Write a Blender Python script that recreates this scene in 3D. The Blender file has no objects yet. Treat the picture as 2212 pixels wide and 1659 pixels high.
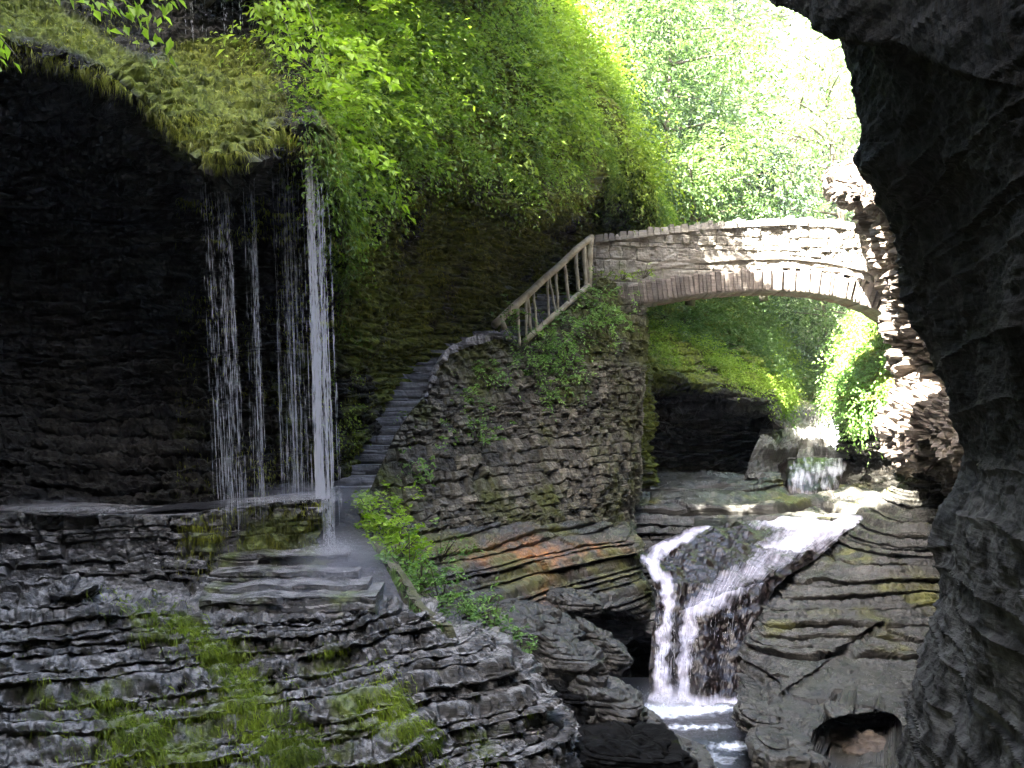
import bpy, math, random
import numpy as np
R = math.radians
rng = np.random.default_rng(7)
random.seed(7)
sc = bpy.context.scene
COL = sc.collection
F = 2212.0
def P(px, py, D): return ((px-1106.0)/F*D, D, (829.5-py)/F*D)
def proj(V):
    y = np.maximum(V[..., 1], .3)
    return V[..., 0]/y*F+1106.0, 829.5-V[..., 2]/y*F

# ---------------------------------------------------------------- noise
_perm = np.random.default_rng(3).permutation(256).astype(np.int64)
_perm = np.concatenate([_perm, _perm, _perm])
_g = np.random.default_rng(4).normal(size=(256, 3)); _g /= np.linalg.norm(_g, axis=1)[:, None]
def perlin(x, y, z):
    x = np.asarray(x, float); y = np.asarray(y, float)+np.zeros_like(x); z = np.asarray(z, float)+np.zeros_like(x)
    xi = np.floor(x).astype(np.int64); yi = np.floor(y).astype(np.int64); zi = np.floor(z).astype(np.int64)
    xf = x-xi; yf = y-yi; zf = z-zi
    u = xf**3*(xf*(xf*6-15)+10); v = yf**3*(yf*(yf*6-15)+10); w = zf**3*(zf*(zf*6-15)+10)
    def gr(a, b, c):
        h = _perm[_perm[_perm[(xi+a) & 255]+((yi+b) & 255)]+((zi+c) & 255)]
        g = _g[h]
        return g[..., 0]*(xf-a)+g[..., 1]*(yf-b)+g[..., 2]*(zf-c)
    def L(a, b, t): return a+t*(b-a)
    return L(L(L(gr(0,0,0), gr(1,0,0), u), L(gr(0,1,0), gr(1,1,0), u), v),
             L(L(gr(0,0,1), gr(1,0,1), u), L(gr(0,1,1), gr(1,1,1), u), v), w)*1.5
def fbm(V, s, o=4, seed=0):
    r = 0; a = 1.0
    for i in range(o):
        r = r+a*perlin(V[..., 0]*s+seed*13.7, V[..., 1]*s+i*5.1, V[..., 2]*s+seed*3.3); s *= 2.03; a *= .5
    return r
def hsh(*k):
    h = 0.0
    for i, a in enumerate(k): h = h+np.asarray(a, float)*(12.9898, 78.233, 37.719, 91.17)[i]
    return np.mod(np.sin(h)*43758.5453, 1.0)
def sstep(a, b, x):
    t = np.clip((x-a)/(b-a), 0, 1); return t*t*(3-2*t)

# ---------------------------------------------------------------- object helpers
def tag(o, label=None, cat=None, group=None, kind=None):
    if label: o['label'] = label
    if cat: o['category'] = cat
    if group: o['group'] = group
    if kind: o['kind'] = kind
    return o
def mesh_np(name, V, faces, mat, parent=None, attrs=None, smooth=False, uv=None):
    """faces: int array (n,k) or a list of such arrays"""
    me = bpy.data.meshes.new(name)
    if not isinstance(faces, list): faces = [faces]
    V = np.asarray(V, np.float32).reshape(-1, 3)
    me.vertices.add(len(V)); me.vertices.foreach_set('co', V.ravel())
    li = np.concatenate([f.ravel() for f in faces]).astype(np.int32)
    tot = np.concatenate([np.full(len(f), f.shape[1]) for f in faces]).astype(np.int32)
    st = np.concatenate([[0], np.cumsum(tot)[:-1]]).astype(np.int32)
    me.loops.add(len(li)); me.loops.foreach_set('vertex_index', li)
    me.polygons.add(len(tot)); me.polygons.foreach_set('loop_start', st)
    me.polygons.foreach_set('use_smooth', np.full(len(tot), bool(smooth)))
    me.update(calc_edges=True)
    if attrs:
        for k, a in attrs.items():
            at = me.attributes.new(k, 'FLOAT', 'POINT'); at.data.foreach_set('value', np.asarray(a, np.float32).ravel())
    me.validate()
    me.materials.append(mat)
    o = bpy.data.objects.new(name, me); COL.objects.link(o)
    if parent: o.parent = parent
    return o
def empty(name, loc=(0, 0, 0)):
    o = bpy.data.objects.new(name, None); COL.objects.link(o); o.location = loc; return o
def rel(V, root):
    return np.asarray(V, float).reshape(-1, 3)-np.array(root.location)
def gridfaces(n, m, wrap=False):
    i = np.arange(n-1)[:, None]; j = np.arange(m-1 if not wrap else m)[None, :]
    j2 = (j+1) % m
    return np.stack([i*m+j, i*m+j2, (i+1)*m+j2, (i+1)*m+j], -1).reshape(-1, 4)

# ---------------------------------------------------------------- sheets
def catmull(C, t, k=.75):
    n = len(C); i = np.clip(np.floor(t).astype(int), 0, n-2); f = (t-i)
    sh = (len(t),)+(1,)*(C.ndim-1)
    f = f.reshape(sh)
    p0 = C[np.maximum(i-1, 0)]; p1 = C[i]; p2 = C[i+1]; p3 = C[np.minimum(i+2, n-1)]
    m1 = (p2-p0)*.5*k; m2 = (p3-p1)*.5*k
    return (2*f**3-3*f**2+1)*p1+(f**3-2*f**2+f)*m1+(-2*f**3+3*f**2)*p2+(f**3-f**2)*m2
def resample(C, n):
    """params along axis 0 so that projected steps are even; off-frame spans get few samples"""
    x, y = proj(C)
    x = x.reshape(len(C), -1); y = y.reshape(len(C), -1)
    inf = (x > -150) & (x < 2360) & (y > -120) & (y < 1780)
    d = np.hypot(np.diff(x, axis=0), np.diff(y, axis=0)); w = np.where(inf[1:] | inf[:-1], 1.0, .0)
    seg = (np.minimum(d, 700)*w).mean(1)+np.minimum(np.linalg.norm(np.diff(C, axis=0).reshape(len(C)-1, -1, 3), axis=2).mean(1), 6)*4
    cum = np.concatenate([[0], np.cumsum(seg)]); cum /= cum[-1]
    return np.interp(np.linspace(0, 1, n), cum, np.arange(len(C)))
def base_sheet(cols, nu, nv):
    C = np.array(cols, float)                       # (cols, rows, 3)
    tu = resample(C, nu); C2 = catmull(C, tu)
    Ct = np.swapaxes(C2, 0, 1)
    step = max(1, nu//60)
    Cr = np.swapaxes(C, 0, 1)
    tv = resample(Cr, nv)
    S = catmull(Ct, tv)                             # (nv, nu, 3)
    return S
def normals(S, flip=None):
    du = np.gradient(S, axis=1); dv = np.gradient(S, axis=0)
    n = np.cross(du, dv); n /= np.linalg.norm(n, axis=-1, keepdims=True)+1e-9
    if flip is None:
        x, y = proj(S); ins = (x > 0) & (x < 2212) & (y > 0) & (y < 1659) & (S[..., 1] > .5)
        vd = -S/(np.linalg.norm(S, axis=-1, keepdims=True)+1e-9)
        s = (n*vd).sum(-1); s = s[ins] if ins.any() else s
        flip = s.mean() < 0
    return -n if flip else n
def layers(w, thick, seed, lo=-40, hi=60):
    r = np.random.default_rng(seed)
    b = lo+np.cumsum(thick*r.choice([.4, .7, 1.0, 1.5, 2.3], size=int((hi-lo)/thick*1.6)))
    k = np.clip(np.searchsorted(b, w)-1, 0, len(b)-2)
    t = np.clip((w-b[k])/(b[k+1]-b[k]), 0, 1)
    return k, t, b
def strata(S, thick=.18, amp=.15, blk=.9, seed=1, warp=.15, dip=(0, 0), crack=.35, joint=.5, crumb=0):
    w = S[..., 2]+warp*fbm(S, .35, 2, seed)+dip[0]*S[..., 0]+dip[1]*S[..., 1]
    k, t, b = layers(w, thick, seed)
    rk = hsh(k, seed)
    X = S[..., 0]*.9+S[..., 1]*.75
    prot = (rk-.5)*1.0+1.1*perlin(S[..., 0]*.8+k*7.3, S[..., 1]*.8, k*3.1)
    if crumb: prot = prot*.6+crumb*(perlin(S[..., 0]*3.3+k*3.7, S[..., 1]*3.3, k*5.1)+.7*perlin(S[..., 0]*8.3+k*2.7, S[..., 1]*8.3, k*1.7)+.45*perlin(S[..., 0]*19, S[..., 1]*19, k*2.9))
    L = blk*(.5+1.2*hsh(k, seed+5))
    uu = X/L+hsh(k, seed+9)*9+.25*perlin(S[..., 0]*1.5, S[..., 1]*1.5, k*1.0)
    c = np.floor(uu); cf = uu-c
    cell = hsh(c, k, seed)-.5
    e = 1-np.abs(2*t-1)**5
    je = 1-np.abs(2*cf-1)**14
    d = amp*(prot*.8+cell*.9)-amp*crack*2.2*(1-e)-amp*joint*(1-je)
    return d, k, t, b, hsh(c, k, seed+3)*.7+hsh(k, seed+4)*.3
def rock_sheet(name, cols, nu, nv, mat, thick=.18, amp=.15, blk=.9, seed=1, rough=.05, big=.3, warp=.15, dip=(0, 0),
               terr=0, crack=.35, joint=.5, crumb=0, moss=None, stain=None, flip=None, mask=None, carve=None, hz=.25, kind='structure', parent=None, smooth=False):
    S = base_sheet(cols, nu, nv)
    n = normals(S, flip)
    S = S+n*(big*fbm(S, .45, 3, seed+2))[..., None]
    m = 1.0
    if mask is not None:
        m = mask(*proj(S))
    d, k, t, b, tone = strata(S, thick, amp, blk, seed, warp, dip, crack, joint, crumb)
    h = n.copy(); h[..., 2] *= hz
    hl = np.linalg.norm(h, axis=-1, keepdims=True); h = h/np.maximum(hl, .25)
    S2 = S+h*(d*m)[..., None]
    if terr:
        dz = (b[k+1]-b[k])
        g = sstep(.55, .98, t)
        S2[..., 2] += terr*dz*(g-t)*m
    S2 = S2+n*(rough*fbm(S*np.array([1, 1, 2.6]), 3.2, 4, seed+4))[..., None]+n*(rough*.45*fbm(S, 14.0, 2, seed+6))[..., None]
    if carve is not None:
        q = proj(S2); S2 = S2+np.array([.38, 1.0, -.03])*carve(*q)[..., None]
    px, py = proj(S2)
    N = normals(S2, None if flip is None else flip)
    at = {'tone': tone}
    at['moss'] = np.clip(moss(px, py, S2, N), 0, 1) if moss else np.zeros(px.shape)
    at['stain'] = np.clip(stain(px, py, S2, N), 0, 1) if stain else np.zeros(px.shape)
    o = mesh_np(name, S2, gridfaces(nv, nu), mat, parent, at, smooth)
    if kind: o['kind'] = kind
    return dict(o=o, V=S2, N=N, px=px, py=py, moss=at['moss'], n0=n)

def inpoly(px, py, poly):
    c = np.zeros(px.shape, bool); n = len(poly)
    for i in range(n):
        x1, y1 = poly[i]; x2, y2 = poly[(i+1) % n]
        if y1 == y2: continue
        s = ((y1 > py) != (y2 > py)) & (px < (x2-x1)*(py-y1)/(y2-y1)+x1)
        c ^= s
    return c
def blob(px, py, x, y, rx, ry=None, a=0):
    ry = ry or rx; ca, sa = math.cos(R(a)), math.sin(R(a))
    u = ((px-x)*ca+(py-y)*sa)/rx; v = (-(px-x)*sa+(py-y)*ca)/ry
    return np.exp(-(u*u+v*v))

def seg_d(px, py, pts):
    """distance to a polyline with widths: returns exp(-(d/w)^2) max over pieces"""
    best = np.zeros(px.shape)
    for (x1, y1, w1), (x2, y2, w2) in zip(pts[:-1], pts[1:]):
        dx, dy = x2-x1, y2-y1; t = np.clip(((px-x1)*dx+(py-y1)*dy)/(dx*dx+dy*dy), 0, 1)
        d = np.hypot(px-x1-t*dx, py-y1-t*dy); w = w1+(w2-w1)*t
        best = np.maximum(best, np.exp(-(d/w)**2.5))
    return best

# ---------------------------------------------------------------- materials
def M(name):
    m = bpy.data.materials.new(name); m.use_nodes = True
    nt = m.node_tree; b = nt.nodes['Principled BSDF']
    return m, nt, b
def nd(nt, t, **k):
    n = nt.nodes.new(t)
    for a, v in k.items():
        if a in n.inputs.keys(): n.inputs[a].default_value = v
        else: setattr(n, a, v)
    return n
def noise(nt, vec, scale, detail=6, rough=.6, dist=0):
    n = nd(nt, 'ShaderNodeTexNoise'); n.inputs['Scale'].default_value = scale; n.inputs['Detail'].default_value = detail
    n.inputs['Roughness'].default_value = rough; n.inputs['Distortion'].default_value = dist
    nt.links.new(vec, n.inputs['Vector']); return n.outputs['Fac']
def ramp(nt, fac, stops):
    r = nd(nt, 'ShaderNodeValToRGB'); e = r.color_ramp.elements
    e[0].position = stops[0][0]; e[0].color = (*stops[0][1], 1)
    e[1].position = stops[-1][0]; e[1].color = (*stops[-1][1], 1)
    for p, c in stops[1:-1]:
        x = e.new(p); x.color = (*c, 1)
    nt.links.new(fac, r.inputs['Fac']); return r.outputs['Color']
def mapping(nt, s=(1, 1, 1)):
    g = nd(nt, 'ShaderNodeNewGeometry'); mp = nd(nt, 'ShaderNodeMapping'); mp.inputs['Scale'].default_value = s
    nt.links.new(g.outputs['Position'], mp.inputs['Vector']); return mp.outputs['Vector']
def mixc(nt, f, a, b, mode='MIX'):
    m = nd(nt, 'ShaderNodeMix', data_type='RGBA', blend_type=mode)
    for s, v in ((m.inputs[0], f), (m.inputs[6], a), (m.inputs[7], b)):
        if hasattr(v, 'links'): nt.links.new(v, s)
        else: s.default_value = v if not isinstance(v, tuple) else (*v, 1)
    return m.outputs[2]
def math_(nt, op, a, b=0.0, c=0.0):
    m = nd(nt, 'ShaderNodeMath', operation=op)
    for i, v in enumerate((a, b, c)):
        if hasattr(v, 'links'): nt.links.new(v, m.inputs[i])
        else: m.inputs[i].default_value = v
    return m.outputs[0]
def attr(nt, name):
    a = nd(nt, 'ShaderNodeAttribute'); a.attribute_name = name; return a.outputs['Fac']
def bump(nt, b, h, st, dist):
    n = nd(nt, 'ShaderNodeBump'); n.inputs['Strength'].default_value = st; n.inputs['Distance'].default_value = dist
    nt.links.new(h, n.inputs['Height']); nt.links.new(n.outputs['Normal'], b.inputs['Normal'])
def rock_mat(name, dark, mid, light, moss=(.10, .13, .02), moss2=(.05, .07, .012), stainc=(.42, .19, .06), rough=(.3, .65), bmp=.03, sc_=1.0, spec=.5, top_glint=None, tonek=.9):
    m, nt, b = M(name)
    v = mapping(nt); vs = mapping(nt, (1.2, 1.2, 16))
    n1 = noise(nt, v, 1.6*sc_, 9, .65); n2 = noise(nt, vs, 1.5*sc_, 6, .6, .3); n3 = noise(nt, v, 14*sc_, 5, .7)
    f = math_(nt, 'ADD', math_(nt, 'MULTIPLY', n1, .45), math_(nt, 'MULTIPLY', n2, .35))
    f = math_(nt, 'ADD', f, math_(nt, 'MULTIPLY', n3, .2))
    c = ramp(nt, f, [(.36, dark), (.5, mid), (.64, light)])
    tn = math_(nt, 'ADD', math_(nt, 'MULTIPLY', attr(nt, 'tone'), tonek), 1-.5*tonek)
    cxx = nd(nt, 'ShaderNodeCombineXYZ')
    for i_ in range(3): nt.links.new(tn, cxx.inputs[i_])
    c = mixc(nt, 1.0, c, cxx.outputs[0], 'MULTIPLY')
    if top_glint:  # pale colour on upward faces paints in the wet sky glints
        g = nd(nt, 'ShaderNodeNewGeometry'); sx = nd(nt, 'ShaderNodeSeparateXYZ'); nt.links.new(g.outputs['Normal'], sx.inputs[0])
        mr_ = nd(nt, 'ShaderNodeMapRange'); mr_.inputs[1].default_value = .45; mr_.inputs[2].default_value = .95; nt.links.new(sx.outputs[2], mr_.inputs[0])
        c = mixc(nt, math_(nt, 'MULTIPLY', mr_.outputs[0], ramp(nt, noise(nt, v, 5, 6, .7), [(.4, (0, 0, 0)), (.58, (1, 1, 1))])), c, top_glint)
    mn = noise(nt, v, 3.5*sc_, 8, .7)
    mc = mixc(nt, ramp(nt, noise(nt, v, 9, 5), [(.35, (0, 0, 0)), (.65, (1, 1, 1))]), moss2, moss)
    mf = math_(nt, 'SUBTRACT', math_(nt, 'MULTIPLY', attr(nt, 'moss'), 1.6), math_(nt, 'MULTIPLY', mn, 1.0))
    mr = nd(nt, 'ShaderNodeMapRange'); mr.inputs[1].default_value = -.05; mr.inputs[2].default_value = .35
    nt.links.new(mf, mr.inputs[0])
    sf = math_(nt, 'MULTIPLY', attr(nt, 'stain'), ramp(nt, noise(nt, v, 4, 6), [(.38, (0, 0, 0)), (.62, (1, 1, 1))]))
    c = mixc(nt, sf, c, stainc)
    c = mixc(nt, mr.outputs[0], c, mc)
    nt.links.new(c, b.inputs['Base Color'])
    rr = nd(nt, 'ShaderNodeMapRange'); rr.inputs[1].default_value = .35; rr.inputs[2].default_value = .65
    rr.inputs[3].default_value = rough[0]; rr.inputs[4].default_value = rough[1]
    nt.links.new(noise(nt, v, 2.3, 4), rr.inputs[0])
    ra = math_(nt, 'MAXIMUM', rr.outputs[0], math_(nt, 'MULTIPLY', mr.outputs[0], .9))
    if top_glint:
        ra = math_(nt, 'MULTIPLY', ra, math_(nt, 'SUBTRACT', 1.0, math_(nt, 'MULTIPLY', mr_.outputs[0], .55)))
    nt.links.new(ra, b.inputs['Roughness']); b.inputs['Specular IOR Level'].default_value = spec
    h = math_(nt, 'ADD', math_(nt, 'MULTIPLY', noise(nt, v, 22, 6, .75), .7), math_(nt, 'MULTIPLY', n2, .8))
    bump(nt, b, h, .9, bmp)
    return m
def leaf_mat(name, ca, cb, cc, trans=.45, rough=.5, tint=(1.25, 1.35, .45)):
    m, nt, b = M(name)
    c = ramp(nt, attr(nt, 'tint'), [(0, ca), (.5, cb), (1, cc)])
    nt.links.new(c, b.inputs['Base Color']); b.inputs['Roughness'].default_value = rough
    b.inputs['Specular IOR Level'].default_value = .35
    tr = nd(nt, 'ShaderNodeBsdfTranslucent'); c2 = mixc(nt, 1.0, c, tint, 'MULTIPLY')
    nt.links.new(c2, tr.inputs['Color'])
    ms = nd(nt, 'ShaderNodeMixShader'); ms.inputs[0].default_value = trans
    nt.links.new(b.outputs[0], ms.inputs[1]); nt.links.new(tr.outputs[0], ms.inputs[2])
    nt.links.new(ms.outputs[0], nt.nodes['Material Output'].inputs['Surface'])
    return m
def plain(name, ca, cb, rough=.7, scale=6, stretch=(1, 1, 1), bmp=.01):
    m, nt, b = M(name); v = mapping(nt, stretch)
    n = noise(nt, v, scale, 7, .65)
    nt.links.new(ramp(nt, n, [(.35, ca), (.65, cb)]), b.inputs['Base Color']); b.inputs['Roughness'].default_value = rough
    bump(nt, b, noise(nt, v, scale*4, 6, .7), .7, bmp)
    return m

MAT = {}
MAT['cliff'] = rock_mat('shale_cliff', (.004, .0038, .003), (.015, .0135, .010), (.05, .043, .034), moss=(.19, .225, .035), moss2=(.055, .068, .014), rough=(.45, .8), spec=.25)
MAT['rim'] = rock_mat('rim_rock', (.02, .018, .014), (.05, .045, .035), (.10, .09, .07))
MAT['wet'] = rock_mat('wet_shale', (.0045, .0038, .0026), (.017, .015, .0105), (.062, .056, .046), moss=(.15, .19, .02), moss2=(.045, .06, .01), rough=(.16, .42), bmp=.045, spec=1.0, top_glint=(.29, .28, .27))
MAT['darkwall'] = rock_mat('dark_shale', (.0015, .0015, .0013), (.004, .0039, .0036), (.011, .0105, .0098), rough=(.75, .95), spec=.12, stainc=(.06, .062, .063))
MAT['lowrock'] = rock_mat('grey_shale', (.007, .0065, .005), (.034, .032, .026), (.105, .098, .086), moss=(.13, .13, .03), moss2=(.06, .06, .016), rough=(.3, .6), top_glint=(.075, .073, .066))
MAT['masonry'] = rock_mat('rubble_stone', (.017, .015, .011), (.08, .072, .052), (.27, .245, .19), moss=(.10, .11, .022), moss2=(.05, .055, .015), rough=(.55, .85), sc_=1.6, tonek=1.4)
MAT['bridge'] = rock_mat('bridge_stone', (.15, .135, .11), (.27, .25, .21), (.42, .40, .36), moss=(.12, .15, .03), moss2=(.07, .08, .02), rough=(.7, .9), sc_=1.5, tonek=.6)
MAT['arch'] = rock_mat('arch_stone', (.10, .08, .065), (.20, .17, .145), (.33, .29, .25), stainc=(.24, .07, .05), rough=(.7, .9), sc_=2, tonek=.6)
MAT['pale'] = rock_mat('pale_shale', (.05, .048, .042), (.12, .115, .105), (.27, .265, .26), moss=(.16, .18, .04), moss2=(.1, .12, .03), rough=(.3, .6))
MAT['stair'] = rock_mat('stair_stone', (.07, .07, .073), (.19, .19, .205), (.38, .38, .42), rough=(.3, .55), sc_=1.5)
MAT['path'] = plain('wet_path', (.008, .0075, .008), (.026, .024, .025), .4, 5, (1, 1, 1), .03)
MAT['soil'] = plain('soil', (.03, .035, .015), (.07, .07, .03), .9, 2)
MAT['wood'] = plain('weathered_wood', (.24, .20, .12), (.50, .45, .32), .7, 5, (1, 1, 1))
MAT['bark'] = plain('bark', (.05, .04, .03), (.14, .12, .09), .9, 6, (3, 3, .6))
MAT['leafy'] = leaf_mat('undergrowth_leaf', (.055, .105, .022), (.16, .25, .045), (.32, .41, .075))
MAT['fernleaf'] = leaf_mat('fern_leaf', (.07, .15, .04), (.16, .30, .08), (.28, .42, .12), .35)
MAT['brightleaf'] = leaf_mat('young_leaf', (.14, .25, .02), (.26, .40, .04), (.40, .54, .12), .5)
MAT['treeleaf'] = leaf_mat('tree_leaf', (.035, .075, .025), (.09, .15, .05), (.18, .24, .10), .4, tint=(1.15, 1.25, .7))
MAT['sunpaint_leaf'] = leaf_mat('sun_painted_leaf', (.16, .24, .12), (.30, .40, .22), (.44, .52, .33), .5, tint=(1.1, 1.2, .8))  # paler copy of the tree leaf, sun glare put into its colour
MAT['paleleaf'] = leaf_mat('hemlock_needle', (.04, .07, .045), (.085, .13, .09), (.15, .21, .14), .35)
MAT['moss'] = leaf_mat('moss_blade', (.05, .055, .01), (.19, .205, .025), (.33, .36, .045), .3)
MAT['greenmoss'] = leaf_mat('green_moss_blade', (.05, .085, .01), (.17, .24, .02), (.29, .38, .03), .3)

# ---------------------------------------------------------------- leaves
def orient(d, up):
    d = d/(np.linalg.norm(d, axis=1, keepdims=True)+1e-9)
    s = np.cross(d, up); s /= np.linalg.norm(s, axis=1, keepdims=True)+1e-9
    u = np.cross(s, d); return d, s, u
def leaf_arrays(pos, d, up, size, aspect=.5, fold=.15, droop=.15):
    d, s, u = orient(d, up); L = size[:, None]
    a = pos
    b = pos+d*L*.45+s*L*aspect*.5+u*L*fold*.5
    c = pos+d*L-u*L*droop
    e = pos+d*L*.45-s*L*aspect*.5+u*L*fold*.5
    V = np.stack([a, b, c, e], 1).reshape(-1, 3)
    i = np.arange(len(pos))*4
    Fc = np.concatenate([np.stack([i, i+1, i+2], 1), np.stack([i, i+2, i+3], 1)])
    return V, Fc
def leaves_obj(name, pos, d, up, size, mat, tint, parent=None, **k):
    V, Fc = leaf_arrays(pos, d, up, size, **k)
    if parent is not None: V = rel(V, parent)
    return mesh_np(name, V, Fc, mat, parent, {'tint': np.repeat(tint, 4)})
def sprays(org, out, n_leaf, length, size, droop=.5, r=rng, tint0=None):
    """leafy twigs: org (n,3), out (n,3) unit direction; returns leaf arrays"""
    n = len(org)
    t = np.tile(np.linspace(.12, 1, n_leaf), (n, 1))+r.normal(0, .05, (n, n_leaf))
    ln = length*(.55+.9*r.random((n, 1)))
    dirs = out+r.normal(0, .35, (n, 3)); dirs /= np.linalg.norm(dirs, axis=1, keepdims=True)
    p = org[:, None]+dirs[:, None]*(t*ln)[..., None]
    p[..., 2] -= droop*(t*ln)**2/np.maximum(ln, .1)
    p += r.normal(0, .035, p.shape)*length*2
    side = np.cross(dirs, [0, 0, 1.0]); side /= np.linalg.norm(side, axis=1, keepdims=True)+1e-6
    sg = np.where(np.arange(n_leaf) % 2, 1, -1)[None, :, None]
    ld = dirs[:, None]*.7+side[:, None]*sg*.8+r.normal(0, .3, p.shape); ld[..., 2] -= .35
    up = np.zeros_like(ld); up[..., 2] = 1; up = up+r.normal(0, .45, up.shape)
    sz = size*(.6+.8*r.random((n, n_leaf)))
    tn = (r.random((n, 1)) if tint0 is None else tint0[:, None])*.75+r.random((n, n_leaf))*.25
    return p.reshape(-1, 3), ld.reshape(-1, 3), up.reshape(-1, 3), sz.ravel(), np.clip(tn.ravel(), 0, 1)
def pick(S, w, n, r=rng):
    """sample surface points of a sheet with weight w*(world area)"""
    V = S['V']; du = np.linalg.norm(np.gradient(V, axis=1), axis=-1); dv = np.linalg.norm(np.gradient(V, axis=0), axis=-1)
    p = (w*du*dv).ravel().astype(float); p = np.maximum(p, 0); p /= p.sum()
    i = r.choice(len(p), n, p=p)
    return V.reshape(-1, 3)[i], S['N'].reshape(-1, 3)[i], S['px'].ravel()[i], S['py'].ravel()[i]
def blades(name, pts, nrm, length, width, mat, tint, kind='stuff', label=None, cat=None, lean=(.0, 0, -1), outw=.5, parent=None, r=rng):
    n = len(pts); d = nrm*outw+np.array(lean)+r.normal(0, .28, (n, 3)); d /= np.linalg.norm(d, axis=1, keepdims=True)
    side = r.normal(size=(n, 3)); side -= d*(side*d).sum(1, keepdims=True); side /= np.linalg.norm(side, axis=1, keepdims=True)
    L = (length*(.4+1.1*r.random(n)))[:, None]
    b0 = pts-nrm*.02; w = side*width*(.6+.8*r.random((n, 1)))
    mid = b0+(nrm*.6+d)*L*.4; tip = b0+d*L+np.array([0, 0, -.25])*L
    V = np.stack([b0-w, b0+w, mid+w*.8, mid-w*.8, tip], 1).reshape(-1, 3)
    i = np.arange(n)*5
    o = mesh_np(name, V if parent is None else rel(V, parent), [np.stack([i, i+1, i+2, i+3], 1), np.stack([i+3, i+2, i+4], 1)], mat, parent, {'tint': np.repeat(tint, 5)})
    return tag(o, label, cat, None, kind)
def tube_np(pts, rad, sides=8):
    pts = np.asarray(pts, float); n = len(pts); t = np.gradient(pts, axis=0); t /= np.linalg.norm(t, axis=1, keepdims=True)+1e-9
    a = np.where(np.abs(t[:, 2:3]) > .9, [[1.0, 0, 0]], [[0, 0, 1.0]]); s = np.cross(t, a); s /= np.linalg.norm(s, axis=1, keepdims=True); u = np.cross(s, t)
    an = np.linspace(0, 2*np.pi, sides, endpoint=False); rad = np.broadcast_to(rad, (n,))
    V = pts[:, None]+rad[:, None, None]*(np.cos(an)[None, :, None]*s[:, None]+np.sin(an)[None, :, None]*u[:, None])
    V = V.reshape(-1, 3); Fc = gridfaces(n, sides, True)
    V = np.concatenate([V, pts[:1], pts[-1:]]); a0, b0 = len(V)-2, len(V)-1
    j = np.arange(sides); j2 = (j+1) % sides
    T = np.concatenate([np.stack([np.full(sides, a0), j2, j], 1), np.stack([np.full(sides, b0), (n-1)*sides+j, (n-1)*sides+j2], 1)])
    return V, Fc, T
def join(parts):
    V = []; Q = []; T = []; o = 0
    for v, q, t in parts:
        V.append(v); Q.append(q+o); T.append(t+o); o += len(v)
    return np.concatenate(V), [np.concatenate(Q), np.concatenate(T)]
def pole(name, a, b, r0, r1, mat, parent, wob=.01):
    a = np.array(a); b = np.array(b); t = np.linspace(0, 1, 14)[:, None]
    p = a*(1-t)+b*t; s = random.random()*50
    p = p+np.stack([perlin(t[:, 0]*3+s, 0, 0), perlin(t[:, 0]*3+s+9, 0, 1), perlin(t[:, 0]*3+s+19, 0, 2)], 1)*wob*2
    rr = (r0*(1-t)+r1*t)[:, 0]*(1+.12*perlin(t[:, 0]*6+s, 3, 3))
    V, q, T = tube_np(p, rr, 9)
    return mesh_np(name, rel(V, parent), [q, T], mat, parent, {'moss': np.zeros(len(V)), 'stain': np.zeros(len(V))}, True)

# ================================================================ THE GORGE
W = lambda x, y, z: (x, y, z)
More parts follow.
